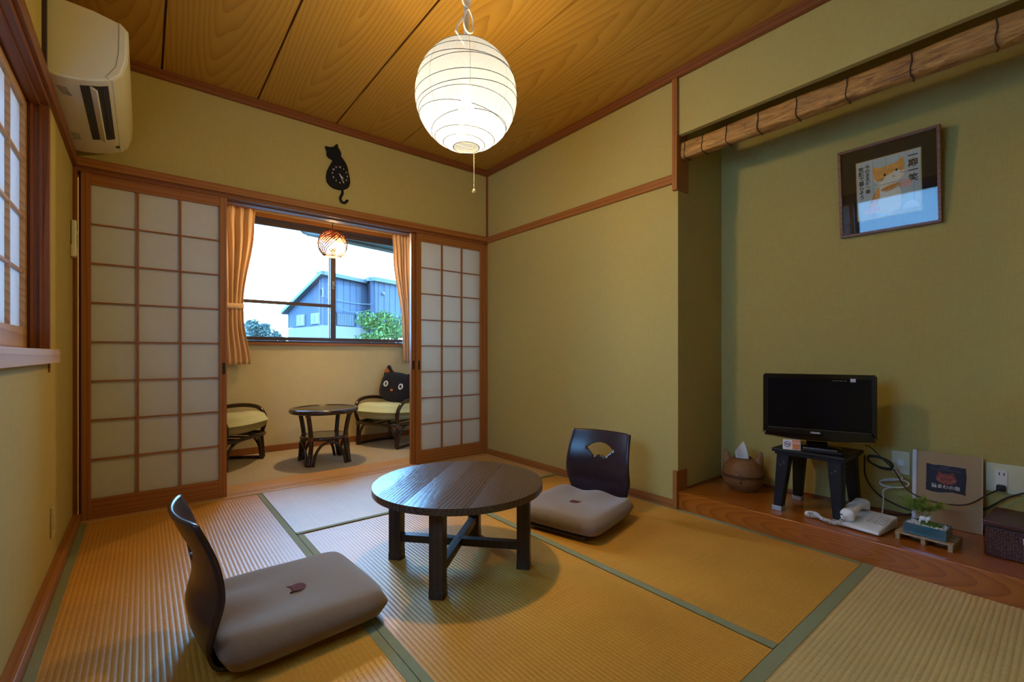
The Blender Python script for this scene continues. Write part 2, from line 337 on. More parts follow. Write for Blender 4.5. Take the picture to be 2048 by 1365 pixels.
sw = MB(); sw.box(XL-.1, 2.5, SY1, SY1+.12, -.1, 0.955); sw.box(XL-.1, 2.5, SY1, SY1+.12, 2.07, 2.5); sw.box(XL-.1, .58, SY1, SY1+.12, .955, 2.07); sw.box(2.28, 2.5, SY1, SY1+.12, .955, 2.07)
struct('wall_sunroom_back', sw, M_SUNWALL, 'cream plaster wall under the sunroom window')
struct('wall_sunroom_left', box(XL-.1, XL, 3.45, SY1, -.1, 2.4), M_SUNWALL, 'cream plaster end wall of the sunroom at the left')
struct('wall_sunroom_right', box(2.32, 2.45, 3.45, SY1, -.1, 2.4), M_SUNWALL, 'cream plaster end wall of the sunroom at the right')
struct('ceiling_sunroom', box(XL-.1, 2.5, 3.30, SY1+.1, 2.30, 2.4), M_SUNWALL, 'cream ceiling of the sunroom')
# --- ceiling boards
ce = struct('ceiling', box(XL-.1, 3.0, YN-.1, 3.35, ZC, ZC+.06), M_GAP, 'board ceiling of wide grained planks')
xs = [XL, 0.076, 0.545, 1.017, 1.49, 1.96, 2.31]
for i in range(6):
    a, b = xs[i]+.005, xs[i+1]-.005; c = (a+b)/2
    mb = box(a-c, b-c, YN-1.2-.35*i, YF-1.2-.35*i, 0, 0.012)
    p = obj('plank', mb, M_CEIL, ce); p.location = (c+ (0.03 if i % 2 else -0.02), 1.2+.35*i, ZC-.012); p.location.x = c
struct('ceiling_alcove', box(XR+.03, 2.95, YN, AY, 2.425, ZC), M_BLACKVOID, 'alcove ceiling board with the dark of the space put into its colour')
# --- trims
struct('trim_2', box(XL, XR, YF-.03, YF, 2.381, 2.428), M_TX, 'reddish ceiling moulding over the far wall', 'moulding', bevel=.002)
struct('trim_3', box(XR-.03, XR, YN, YF-.03, 2.381, 2.428), M_TY, 'reddish ceiling moulding over the right wall', 'moulding', bevel=.002)
struct('trim_4', box(XL, XL+.03, YN, YF-.03, 2.381, 2.428), M_TY, 'reddish ceiling moulding over the left wall', 'moulding', bevel=.002)
struct('trim_5', box(XL, XR, YF-.024, YF+.002, 1.816, 1.86), M_CX, 'wooden rail along the top of the sliding doors', 'rail', bevel=.002)
km = MB(); km.box(XL, XR, YF-.008, YF+.005, 1.792, 1.816); km.box(XL, XR, YF+.03, YF+.038, 1.796, 1.816); km.box(XL, XR, YF+.062, YF+.12, 1.792, 1.816); km.box(XL, XR, YF-.005, YF+.12, 1.806, 1.816)
struct('trim_6', km, M_TX, 'grooved upper track of the sliding doors', 'track')
struct('trim_7', box(XR-.014, XR+.002, 1.407, YF-.024, 1.808, 1.86), M_CY, 'wooden rail across the right wall', 'rail', bevel=.002)
struct('trim_8', box(XL-.002, XL+.018, YN, YF-.024, 1.805, 1.86), M_TY, 'reddish rail across the left wall above the window', 'rail', bevel=.002)
struct('trim_9', box(XR-.012, XR, YF-.014, YF, 1.86, 2.381), M_TZ, 'thin corner strip above the sliding doors', 'strip')
struct('trim_10', box(XR-.022, XR+.10, 1.379, 1.409, 1.765, 2.381), M_CZ, 'hanging post cut off beside the alcove', 'post', bevel=.002)
struct('trim_11', box(XR-.018, XR+.09, 1.381, 1.407, 0, 0.212), M_CZ, 'short post at the foot of the alcove corner', 'post', bevel=.002)
struct('trim_12', box(XL, XL+.016, YF-.022, YF, 0.0, 1.816), M_TZ, 'narrow corner post left of the sliding doors', 'post')
struct('trim_13', box(2.27, XR, YF-.008, YF+.03, 0.0, 1.80), M_CZ, 'narrow corner post right of the sliding doors', 'post')
struct('baseboard_right', box(XR-.014, XR, 1.407, YF-.008, 0.0, 0.046), M_CY, 'wooden baseboard along the right wall', bevel=.0015)
struct('baseboard_left', box(XL, XL+.03, YN, YF-.022, -0.004, 0.05), M_CY, 'wooden baseboard along the left wall', bevel=.002)
struct('baseboard_sunroom', box(XL, 2.32, SY1-.012, SY1, -.012, 0.045), M_CX, 'wooden baseboard under the sunroom window')
# --- alcove platform
pf = struct('floor_alcove', MB().box(0, AX1+.01-XR, YN-.62, AY-.62, -.09, 0.058), M_PLAT, 'glossy red-brown plank platform of the alcove', bevel=.004); pf.location = (XR, .62, .04)
struct('baseboard_alcove', MB().box(AX1-.006, AX1, YN, AY, .098, .108).box(XR+.09, AX1, AY-.006, AY, .098, .108), M_TY, 'thin dark strip around the alcove floor')

# ================================================================== SLIDING PAPER DOORS
def shoji(name, x0, y, label, pull_side, n_v=2):
    """panel 0.637 wide; lattice on the room side"""
    W, H = 0.637, 1.797
    d = struct(name, None, None, label, 'door'); d.location = (x0, y, 0.0)
    st = mesh('stile', box(0, .038, 0, .030, 0.0, H), M_CZ); s1 = obj('stile', st, None, d, bevel=.0015)
    s2 = obj('stile', mesh('stile', box(W-.038, W, 0, .030, 0.0, H), M_CZ), None, d, bevel=.0015)
    obj('top_rail', box(.038, W-.038, .002, .028, 1.735, H), M_CX, d, bevel=.001)
    obj('bottom_rail', box(.038, W-.038, .002, .028, 0.005, .108), M_CX, d, bevel=.001)
    pw, ph, zb = (W-.076)/3, (1.735-.108)/8, .108
    hb = mesh('lattice_bar', box(.038, W-.038, 0, .012, -.0035, .0035), M_CX)
    vb = mesh('lattice_bar', box(-.005, .005, -.001, .013, .108, 1.735), M_CZ)
    pm = mesh('paper_pane', box(0, pw, .0135, .0145, 0, ph), M_PAPER)
    for i in range(1, 8): h = obj('lattice_bar', hb, None, d); h.location = (0, .003, zb+ph*i)
    for i in range(1, 3): v = obj('lattice_bar', vb, None, d); v.location = (.038+pw*i, .003, 0)
    for i in range(3):
        for j in range(8): p = obj('paper_pane', pm, None, d); p.location = (.038+pw*i, .003, zb+ph*j)
    px = W-.024 if pull_side == 'r' else .010
    obj('finger_pull', box(px, px+.016, -.0012, .004, .738, .806), M_PULL, d)
    return d
shoji('door_1', -0.252, YF-.0, 'paper sliding door at the left, drawn almost to the corner post', 'r')
shoji('door_2', 1.634, YF-.0, 'paper sliding door at the right, before the corner', 'l')
shoji('door_3', -0.262, YF+.034, 'second paper sliding door stacked behind the left one', 'r')
shoji('door_4', 1.604, YF+.034, 'second paper sliding door stacked behind the right one', 'l')

# ================================================================== SIDE WINDOW (left wall)
w2 = struct('window_2', None, None, 'side window in the left wall with paper screens slid to one side', 'window')
fr = MB().box(-.44, XL+.004, 2.43, 2.452, .79, 1.80).box(-.44, XL+.004, .478, .50, .79, 1.80)
obj('jamb', MB().box(-.44, XL+.004, 2.418, 2.442, .79, 1.806), M_TZ, w2, bevel=.001); obj('jamb', MB().box(-.44, XL+.004, .488, .512, .79, 1.806), M_TZ, w2)
obj('jamb_bead', MB().box(-.302, -.294, 2.412, 2.42, .876, 1.80), M_TZ, w2); obj('jamb_bead', MB().box(-.326, -.318, 2.412, 2.42, .876, 1.80), M_TZ, w2)
obj('window_head', MB().box(-.44, XL+.004, .50, 2.43, 1.79, 1.81).box(-.325, -.300, .50, 2.43, 1.782, 1.79), M_TY, w2)
obj('window_sill', MB().box(-.44, XL+.03, .47, 2.445, .826, .876), M_PALEY, w2, bevel=.002)
def screen(y0, y1, x, par):
    s = obj('screen_frame', MB().box(x-.026, x, y0, y0+.035, .876, 1.788).box(x-.026, x, y1-.035, y1, .876, 1.788).box(x-.026, x, y0+.035, y1-.035, .876, .955).box(x-.026, x, y0+.035, y1-.035, 1.755, 1.788), M_PALEY, par, bevel=.0015)
    z0, z1 = .955, 1.755; ph = (z1-z0)/4; cols = 4; pw = (y1-y0-.07)/cols
    for i in range(1, 4): obj('lattice_bar', box(x-.0135, x-.003, y0+.035, y1-.035, z0+ph*i-.005, z0+ph*i+.005), M_PALEY, s)
    for i in range(1, cols): obj('lattice_bar', box(x-.0135, x-.002, y0+.035+pw*i-.006, y0+.035+pw*i+.006, z0, z1), M_PALEY, s)
    pm = mesh('paper_pane', box(x-.0145, x-.0138, 0, pw, 0, ph), M_PAPER_SIDE)
    for i in range(cols):
        for j in range(4): p = obj('paper_pane', pm, None, s); p.location = (0, y0+.035+pw*i, z0+ph*j)
M_PAPER_SIDE = paper('side_window_paper', (0.80, 0.80, 0.80), 0.26, 0.0, 0.02)
screen(1.46, 2.418, -.335, w2); 
gf = obj('sash_frame', MB().box(-.425, -.405, .50, 2.42, .876, .906).box(-.425, -.405, .50, 2.42, 1.765, 1.79).box(-.425, -.405, .50, .535, .906, 1.765).box(-.425, -.405, 2.385, 2.42, .906, 1.765).box(-.425, -.405, 1.435, 1.475, .906, 1.765), M_ALU, w2)
M_FROST = paper('frosted_glass', (.82, .84, .86), .85, .06, .02)
obj('pane', box(-.4150, -.4146, .535, 1.435, .906, 1.765), M_FROST, gf); obj('pane', box(-.4150, -.4146, 1.475, 2.385, .906, 1.765), M_FROST, gf)

# ================================================================== SUNROOM WINDOW
w1 = struct('window_1', None, None, 'wide sunroom sliding window in dark bronze frames above the cane table', 'window')
obj('window_sill', box(.56, 2.30, SY1-.03, SY1+.06, .938, .958), M_CX, w1, bevel=.002)
obj('window_casing', MB().box(.56, 2.30, SY1-.012, SY1+.02, 2.065, 2.10), M_CX, w1)
ofr = obj('outer_frame', MB().box(.58, 2.28, SY1+.01, SY1+.11, .958, .977).box(.58, 2.28, SY1+.01, SY1+.11, 2.045, 2.07).box(.58, .60, SY1+.01, SY1+.11, .977, 2.045).box(2.26, 2.28, SY1+.01, SY1+.11, .977, 2.045), M_ALU, w1)
def sash(x0, x1, y, bar):
    s = MB().box(x0, x0+.035, y, y+.022, .979, 2.043).box(x1-.05, x1, y, y+.022, .979, 2.043).box(x0+.035, x1-.05, y, y+.022, .979, 1.012).box(x0+.035, x1-.05, y, y+.022, 2.003, 2.043)
    o = obj('sash', s, M_ALU, w1, bevel=.001)
    if bar: obj('crossbar', box(x0+.035, x1-.05, y+.003, y+.019, 1.306, 1.336), M_ALU, o)
    obj('pane', box(x0+.035, x1-.05, y+.010, y+.013, 1.012, 2.003), M_GLASS, o)
    return o
sl = sash(.60, 1.450, SY1+.022, True); sr = sash(1.395, 2.262, SY1+.055, False)
obj('crescent_latch', MB().box(1.412, 1.432, SY1+.010, SY1+.022, 1.485, 1.56).tube([(1.42, SY1+.008, 1.50), (1.43, SY1-.004, 1.515), (1.42, SY1-.002, 1.54)], .005, 6), plain('latch_steel', (.35, .33, .33), .3, metal=1), sl)
# --- curtains
def curtain(name, label, edge_in, edge_out, sgn):
    t = thing(name, label, 'curtain', (0, 0, 0))
    def sheet(u, v):                                   # u across, v from top 0 to bottom 1
        z = 2.095-(2.095-.77)*v
        k = min(1.0, v/0.62); a = edge_in(v); b = edge_out(v)
        x = a+(b-a)*u
        amp = (.010+.009*min(1, v*5))*(1-.45*math.exp(-((v-.62)/.07)**2))
        y = SY1-.075+amp*math.sin(2*PI*u*8.5+.25*math.sin(3*v))+.008*math.sin(2*PI*u*3+5*v)
        if v < .045: y += .004*math.sin(2*PI*u*26)
        return (x, y, z)
    obj('cloth', MB().grid(sheet, 120, 40), M_CURT, t, smooth=True, solid=.002)
    return t
def lin(v, pts):
    for (a, x), (b, y) in zip(pts, pts[1:]):
        if v <= b: q = (v-a)/(b-a); q = q*q*(3-2*q); return x+(y-x)*q
    return pts[-1][1]
cl = curtain('curtain', 'salmon pleated curtain left of the sunroom window, tied at its waist', lambda v: lin(v, [(0, .20), (.62, .40), (1, .36)]), lambda v: lin(v, [(0, .742), (.12, .735), (.62, .652), (.70, .655), (1, .705)]), 1)
obj('tieback', MB().tube([(.40+.128*(1-math.cos(a))*1.0, SY1-.075-.036*math.sin(a), 1.262+.004*math.sin(3*a)) for a in [PI*i/16 for i in range(17)]], .016, 8, flat=.25), M_CURT, cl, smooth=True)
tb = MB().grid(lambda u, v: (.395+.262*u, SY1-.079-.030*math.sin(PI*u), 1.285-.045*v-.004*math.sin(PI*u)), 16, 2)
cr = curtain('curtain', 'salmon pleated curtain right of the sunroom window, swept behind the door', lambda v: lin(v, [(0, 1.99), (.15, 2.005), (.72, 2.10), (1, 2.115)]), lambda v: lin(v, [(0, 2.30), (.7, 2.24), (1, 2.22)]), -1)
for o_c in list(cl.children):
    if o_c.name.startswith('tieback'): bpy.data.objects.remove(o_c)
obj('tieback', tb, M_CURT, cl, smooth=True, solid=.003)
tag(obj('curtain_rail', MB().box(.15, 2.31, SY1-.095, SY1-.055, 2.098, 2.122).box(.15, .17, SY1-.055, SY1, 2.10, 2.12).box(2.29, 2.31, SY1-.055, SY1, 2.10, 2.12), M_CX), 'wooden curtain rail above the sunroom window', 'curtain rail')
# ================================================================== LOW ROUND TABLE
t = thing('low_table', 'dark stained round low table with four square legs in the middle of the mats', 'table', (1.01, 1.60, 0.0), math.radians(42))
R = 0.345
def slab(y0, y1):
    ys = [y0+(y1-y0)*i/24 for i in range(25)]
    return [(math.sqrt(max(0, R*R-y*y)), y) for y in ys]+[(-math.sqrt(max(0, R*R-y*y)), y) for y in reversed(ys)]
for a, b, off in ((-R, -.125, .15), (-.1248, .11, -.10), (.1102, R, .2)):
    cy = (a+b)/2+.02; pl = [(p+off, q-cy) for p, q in slab(max(a, -.3445), min(b, .3445))]
    o = obj('tabletop_board', MB().prism(pl, lambda p, q, d: (p, q, d), -.026, 0), M_TABLE, t, bevel=.0013, seg=2); o.location = (-off, cy, .337)
lb = mesh('leg', box(-.0255, .0255, -.0255, .0255, .0, .312), M_TLEG)
for i, (x, y) in enumerate(((.27, 0), (-.27, 0), (0, .27), (0, -.27))):
    l = obj('leg', lb, None, t, bevel=.002); l.location = (x, y, 0)
    f = obj('leg_foot', MB().box(-.0262, .0262, -.0262, .0262, 0.0, .030), M_TLEG, l, bevel=.001)
obj('stretcher', box(-.25, .25, -.017, .017, .074, .104), M_TLEG, t, bevel=.002)
obj('stretcher', MB().box(-.017, .017, -.25, -.0172, .074, .104).box(-.017, .017, .0172, .25, .074, .104), M_TLEG, t, bevel=.002)
obj('screw_cap', MB().sphere((0, 0, .105), (.005, .005, .003), 8, 5), plain('steel_dot', (.5, .5, .5), .3, metal=1), t)

# ================================================================== LEGLESS CHAIRS
M_ZAISU = plain('dark_lacquered_plywood', (0.026, 0.014, 0.018), 0.27, 0.5, noise=.15, nscale=8)
def lerp(x, pts):
    for (a, p), (b, q) in zip(pts, pts[1:]):
        if x <= b: k = (x-a)/(b-a); return p+(q-p)*k
    return pts[-1][1]
def smooth(x, pts):
    n = len(pts)
    for i in range(n-1):
        if x <= pts[i+1][0] or i == n-2:
            x0, y0 = pts[i]; x1, y1 = pts[i+1]; k = max(0, min(1, (x-x0)/(x1-x0)))
            m0 = (pts[i+1][1]-pts[i-1][1])/(pts[i+1][0]-pts[i-1][0]) if i > 0 else (y1-y0)/(x1-x0)
            m1 = (pts[i+2][1]-y0)/(pts[i+2][0]-x0) if i < n-2 else (y1-y0)/(x1-x0)
            h = x1-x0
            return (2*k**3-3*k**2+1)*y0+(k**3-2*k**2+k)*h*m0+(-2*k**3+3*k**2)*y1+(k**3-k**2)*h*m1
BX = [(0, .24), (.12, .10), (.26, -.12), (.36, -.215), (.44, -.237), (.54, -.228), (.66, -.212), (.80, -.225), (1, -.268)]
BZ = [(0, .022), (.12, .014), (.26, .012), (.36, .022), (.44, .075), (.54, .145), (.66, .222), (.80, .312), (1, .424)]
BW = [(0, .17), (.26, .16), (.40, .155), (.48, .172), (.58, .19), (.74, .186), (1, .176)]
def shell(u, v):
    x = smooth(v, BX); z = smooth(v, BZ); wd = smooth(v, BW); s = u
    cv = .038*(1-s*s)*max(0, min(1, (v-.38)/.16))
    if v > .93: z -= .02*max(0, abs(s)-.80)**1.2*((v-.93)/.07)
    return (x-cv, s*wd, z)
def fix_normals(me):
    b = bmesh.new(); b.from_mesh(me); bmesh.ops.recalc_face_normals(b, faces=b.faces[:]); b.to_mesh(me); b.free()
def make_zaisu(label, loc, rz, group):
    t = thing('legless_chair', label, 'chair', loc, rz, group)
    sh = mesh('back_shell', MB().grid(shell, 20, 60, (-1, 1)), M_ZAISU, True)
    o = obj('back_shell', sh, None); so = o.modifiers.new('s', 'SOLIDIFY'); so.thickness = .011; so.offset = 0
    fan = [(.112*math.sin(a), .248+.112*math.cos(a)) for a in [math.radians(-46+92*i/14) for i in range(15)]]+[(.046*math.sin(a), .248+.046*math.cos(a)) for a in [math.radians(46-92*i/8) for i in range(9)]]
    fix_normals(o.data); ct = obj('cut', MB().prism(fan, lambda p, q, d: (d, p, q), -.5, 0.0), None)
    fix_normals(ct.data); bo = o.modifiers.new('b', 'BOOLEAN'); bo.object = ct; bo.solver = 'EXACT'
    dg = bpy.context.evaluated_depsgraph_get(); dg.update()
    me = bpy.data.meshes.new_from_object(o.evaluated_get(dg)); bpy.data.objects.remove(o); bpy.data.objects.remove(ct)
    if not me.materials: me.materials.append(M_ZAISU)
    s = obj('back_shell', me, None, t)
    return t
def cushion_mb(lx, ly, h, dx=0, sag=.25, n=28):
    mb = MB(); E = 9.0
    for sgn in (1, -1):
        def f(u, v):
            a, b = u, v
            rr = (abs(a)**E+abs(b)**E)**(1/E); m = max(abs(a), abs(b)); k = m/rr if rr > 1e-6 else 1
            k = k*.985+.015*1
            x, y = a*k*lx, b*k*ly
            prof = max(0, 1-m**11)**.5
            z = sgn*h*prof*(1 - (.10*math.cos(3*a+1)*math.cos(2.2*b)) )
            if sgn > 0: z += .006*math.sin(7*b+.6)*prof*max(0, .4-a)*1.2 - .010*math.exp(-((a)**2+(b)**2)*9)
            return (x+dx, y, z)
        k0 = len(mb.v); mb.grid(f, n, n, (-1, 1), (-1, 1))
        if sgn < 0: mb.f = [g if min(g) < k0 else tuple(reversed(g)) for g in mb.f]
    return mb
M_ZCUSH_L = fabric('taupe_brown_fleece', (0.20, 0.135, 0.085), weave=600, bump=.5, sheen=.3, nscale=160, var=.14)
M_ZCUSH_R = fabric('taupe_grey_fleece', (0.25, 0.18, 0.135), weave=420, bump=.9, sheen=.3, nscale=160, var=.14)
M_BADGE = fabric('maroon_embroidery', (0.11, 0.035, 0.03), weave=900, var=.1)
def zcushion(t, mat, tz):
    c = obj('cushion', cushion_mb(.236, .236, .045, .014), mat, t, smooth=True); c.location = (0, 0, tz)
    wl_ = c.modifiers.new('w', 'WELD'); wl_.merge_threshold = .0005
    # little cat-head patch sewn to the middle of the cushion
    hd = [(.026*math.cos(a), .022*math.sin(a)) for a in [2*PI*i/18 for i in range(18)]]
    hd = hd[:3]+[(.026, .030)]+hd[3:7]+[(-.020, .032)]+hd[7:]
    obj('cat_head_patch', MB().prism(hd, lambda p, q, d: (.03-q, p, .0300+d), 0, .0080), M_BADGE, c)
    return c
z1 = make_zaisu('dark legless floor chair in the foreground left of the low table, seen from its back', (.362, 1.592, 0), math.radians(3), 'legless chairs at the low table')
zcushion(z1, M_ZCUSH_L, .062)
z2 = make_zaisu('dark legless floor chair by the right wall with a fan-shaped hole showing', (1.740, 1.618, 0), math.radians(194), 'legless chairs at the low table')
zcushion(z2, M_ZCUSH_R, .066)

# ================================================================== PAPER LANTERN
t = thing('paper_lantern', 'round white paper lantern lamp with thin wire ribs hanging over the low table', 'lamp', LANT)
RL = .213
m, n, L, b = newmat('lantern_paper'); n.remove(b)
d = n.new('ShaderNodeBsdfTranslucent'); d.inputs[0].default_value = (.092, .108, .200, 1); df = n.new('ShaderNodeBsdfDiffuse'); df.inputs[0].default_value = (.060, .070, .125, 1); tp = n.new('ShaderNodeBsdfTransparent')
s1 = n.new('ShaderNodeMixShader'); s1.inputs[0].default_value = .55; L.new(df.outputs[0], s1.inputs[1]); L.new(d.outputs[0], s1.inputs[2])
s2 = n.new('ShaderNodeMixShader'); s2.inputs[0].default_value = .35; L.new(s1.outputs[0], s2.inputs[1]); L.new(tp.outputs[0], s2.inputs[2]); L.new(s2.outputs[0], n['Material Output'].inputs[0])
prof = [(RL*math.cos(a), RL*1.03*math.sin(a)) for a in [math.radians(-75+(152)*i/40) for i in range(41)]]
pm = MB(); nn = 48
for r, z in prof:
    for j in range(nn):
        a = 2*PI*j/nn; pm.v.append((r*math.cos(a), r*math.sin(a), z))
pm.f = [(i*nn+j, i*nn+(j+1) % nn, (i+1)*nn+(j+1) % nn, (i+1)*nn+j) for i in range(40) for j in range(nn)]
obj('paper_shade', pm, m, t, smooth=True)
M_WIRE = plain('dark_wire', (.05, .05, .045), .6)
random.seed(3)
for i, e0 in enumerate((-75, -66, -54, -43, -31, -22, -9, 0, 12, 24, 35, 47, 60, 74)):
    tx, ty = (0, 0) if i in (0, 13) else (random.uniform(-.10, .10), random.uniform(-.13, .13)); pts = []
    for j in range(48):
        a = 2*PI*j/48; el = math.radians(e0)+tx*math.cos(a)+ty*math.sin(a)
        pts.append(((RL+.0006)*math.cos(el)*math.cos(a), (RL+.0006)*math.cos(el)*math.sin(a), (RL+.0006)*1.03*math.sin(el)))
    obj('wire_rib', MB().tube(pts, .0014 if i else .0018, 4, closed=True), M_WIRE, t)
M_SEAM = paper('lantern_seam', (.036, .042, .075), .8, .05)
for k in range(8):
    a0 = 2*PI*(k+.35)/8
    obj('paper_seam', MB().grid(lambda u, v: ((RL+.0003)*math.cos(math.radians(-74+150*v))*math.cos(a0+u*.0035/max(.2, math.cos(math.radians(-74+150*v)))), (RL+.0003)*math.cos(math.radians(-74+150*v))*math.sin(a0+u*.0035/max(.2, math.cos(math.radians(-74+150*v)))), (RL+.0003)*1.03*math.sin(math.radians(-74+150*v))), 2, 24, (-1, 1)), M_SEAM, t)
M_WHITEPL = plain('white_plastic', (.80, .79, .74), .35)
obj('bottom_wire', MB().tube([(-.052, .0, -.213), (.052, .0, -.213)], .0012, 5), M_WIRE, t)
bl = obj('bulb', MB().sphere((0, 0, -.055), .034, 16, 10), bulbglass('lantern_bulb', (1.0, .86, .55), 60), t, smooth=True); bl.visible_shadow = True
obj('lamp_holder', MB().lathe([(.018, -.024), (.022, -.01), (.022, .11), (.012, .125), (.006, .14), (.006, .25)], 16), M_WHITEPL, t, smooth=True)
obj('pull_chain', MB().tube([(.012, -.02, .0), (.016, -.03, -.20), (.018, -.032, -.40)], .0012, 5), plain('brass_chain', (.75, .58, .22), .3, metal=.8), t)
bd = MB(); [bd.sphere((.018, -.032, -.23-.0072*k), .0026, 6, 4) for k in range(23)]
obj('chain_bead', bd, bpy.data.materials['brass_chain'], t); obj('chain_ball', MB().sphere((.018, -.032, -.402), .0085, 12, 8), bpy.data.materials['brass_chain'], t, smooth=True)
obj('cord_strap', MB().box(-.011, .011, -.003, .003, .21, .47), M_WHITEPL, t)
crd = [(-.012, 0, .222), (-.05, .004, .262), (-.042, .006, .285), (-.012, .01, .335), (.006, .01, .36), (.022, .006, .44), (.005, .004, .47)]
obj('cord', MB().tube([Vector(crd[0])]+[Vector(crd[i])*(1-q)+Vector(crd[i+1])*q for i in range(len(crd)-1) for q in (.5, 1)], .0042, 8), M_WHITEPL, t, smooth=True)
lp = [(-.02+.0, -.008, .30+.0)]+[(.006+.030*math.sin(a)*(.55+.45*math.cos(a/2)**2), -.008, .292+.055*(1-math.cos(a))*.9-.02) for a in [PI*2*i/24 for i in range(25)]]
obj('cord_loop', MB().tube(lp[1:], .0042, 8, closed=False), M_WHITEPL, t, smooth=True)
lp2 = [(-.006+.022*math.sin(a), -.008, .375+.05*(1-math.cos(a))*.9) for a in [2*PI*i/20 for i in range(20)]]
obj('cord_loop', MB().tube(lp2, .004, 8, closed=True), M_WHITEPL, t, smooth=True)
obj('ceiling_rosette', MB().lathe([(.055, .482), (.055, .468), (.04, .455), (.014, .452)], 24), M_WHITEPL, t, smooth=True)
obj('cord_clip', MB().box(.018, .046, -.03, .0, .44, .472), plain('grey_plastic', (.42, .40, .34), .5), t, bevel=.003)

# ================================================================== AIR CONDITIONER
t = thing('air_conditioner', 'cream wall air conditioner with an open black outlet above the left window rail', 'air conditioner', (XL, 2.30, 1.865))
AP = [(0, 0), (.041, -.003), (.095, .003), (.150, .018), (.183, .033), (.210, .063), (.226, .12), (.229, .18), (.228, .238), (.205, .262), (.13, .277), (.0, .283)]
M_AC = plain('cream_plastic', (.70, .64, .44), .35, .5, noise=.02); M_AC2 = plain('cream_gloss_cover', (.74, .68, .47), .22, .5, noise=.02)
obj('body', MB().prism(AP, lambda p, q, d: (p, d, q), 0, .80), M_AC, t, bevel=.008, seg=3)
cov = [(x*1.012, z*1.0) for x, z in AP[4:10]]
inn = [(x-.006, z) for x, z in reversed(AP[4:10])]
obj('front_cover', MB().prism(cov+inn, lambda p, q, d: (p+.002, d, q), .003, .797), M_AC2, t, bevel=.001)
M_BLK = plain('black_inside', (.006, .006, .008), .5)
def bz(x): return lerp(x, AP[:6])-.0008
def slot(x0, x1, y0, y1, z=0.0): return MB().add([(x0, y0, bz(x0)-z), (x1, y0, bz(x1)-z), (x1, y1, bz(x1)-z), (x0, y1, bz(x0)-z), (x0, y0, bz(x0)+.012), (x1, y0, bz(x1)+.012), (x1, y1, bz(x1)+.012), (x0, y1, bz(x0)+.012)], [(3,2,1,0),(4,5,6,7),(0,1,5,4),(1,2,6,5),(2,3,7,6),(3,0,4,7)])
obj('air_outlet', MB().prism([(q, bz(q)-.001) for q in (.092, .095, .12, .150, .165, .172)]+[(.172, bz(.172)+.012), (.092, bz(.092)+.012)], lambda p, q, d: (p, d, q), .045, .60), M_BLK, t)
flp = MB().prism([(.118, bz(.118)), (.124, bz(.124)), (.142, bz(.13)-.012), (.138, bz(.13)-.016)], lambda p, q, d: (p, d, q), .047, .598); obj('louver', flp, M_AC, t)
obj('vane', MB().box(.156, .158, .06, .585, bz(.155)-.003, bz(.155)+.002), plain('dark_grey_vane', (.03, .03, .035), .4), t)
obj('end_seam', MB().tube([(x, -.0004, z) for x, z in [(.205, .262), (.204, .15), (.196, .09), (.176, .055), (.166, .040), (.176, .033)]], .0010, 5), plain('cover_seam_dark', (.25, .22, .14), .7), t)  # thin raised line, darker than the case, along the cover seam
M_PRINT = plain('grey_print', (.30, .26, .18), .7)
pr = MB()
for k in range(6): pr.box(.024+.0+.002*k, .052+.002*k, .085+.012*k, .092+.012*k, -.0034, -.002)
obj('printed_label', pr, M_PRINT, t)
pr = MB()
for k in range(5): pr.box(.022+.004*(k % 2), .05, .55+.018*k, .557+.018*k, -.0036, -.0025)
obj('printed_label', pr, M_PRINT, t)
obj('indicator_light', MB().box(.17, .185, .70, .715, .024, .034), M_PULL, t)
obj('pipe_cover', MB().box(.0, .012, -.022, .0, .015, .283), plain('dark_duct_slot', (.05, .03, .02), .6), t)
# remote on the corner
t = thing('air_conditioner_remote', 'slim white remote control in a wall holder at the left corner by the sliding door', 'remote control', (XL, 3.08, 1.336))
obj('holder', MB().box(0, .016, -.004, .05, .0, .06), M_AC, t, bevel=.004); obj('handset', MB().box(.002, .022, 0, .046, .004, .18), plain('remote_white', (.72, .70, .60), .3), t, bevel=.005)
bt = MB(); [bt.box(.0215, .0232, .008+.012*i, .016+.012*i, .05+.014*j, .058+.014*j) for i in range(3) for j in range(5)]; obj('button', bt, M_PRINT, t)
obj('display', box(.0215, .0228, .006, .040, .132, .170), plain('lcd_grey', (.16, .17, .12), .3), t)
t = thing('wall_plate', 'small olive switch plate low on the left wall', 'switch plate', (XL, 2.50, .15))
obj('cover', box(0, .006, -.035, .035, 0, .118), plain('olive_plastic', (.50, .43, .20), .4), t, bevel=.002); obj('rocker', box(.006, .0085, -.012, .012, .03, .088), plain('olive_plastic_2', (.55, .48, .24), .35), t, bevel=.001)

# ================================================================== CAT CLOCK
t = thing('cat_clock', 'black cat silhouette wall clock with hooked tail and white numerals', 'clock', (1.04, YF, 2.09))
CAT = [(-.093,.169),(-.08,.169),(-.058,.171),(-.035,.182),(-.02,.202),(-.01,.205),(-.006,.182),(.008,.162),(.014,.144),(.012,.127),(.028,.111),(.044,.091),(.058,.062),(.064,.027),(.072,-.003),(.076,-.039),(.068,-.069),(.056,-.084),(.032,-.098),(0,-.105),(-.035,-.103),(-.062,-.091),(-.08,-.068),(-.085,-.034),(-.08,.003),(-.066,.038),(-.051,.066),(-.043,.088),(-.066,.096),(-.08,.108),(-.083,.125),(-.08,.141),(-.089,.155)]
M_CAT = plain('black_painted_wood', (.007, .007, .011), .55, .15)
obj('cat_body', MB().prism(list(reversed(CAT)), lambda p, q, d: (p, d, q), -.022, -.004), M_CAT, t, bevel=.004)
TL = [(.022,-.095),(.024,-.124),(.012,-.15),(.010,-.170),(.024,-.186),(.044,-.182),(.058,-.163)]
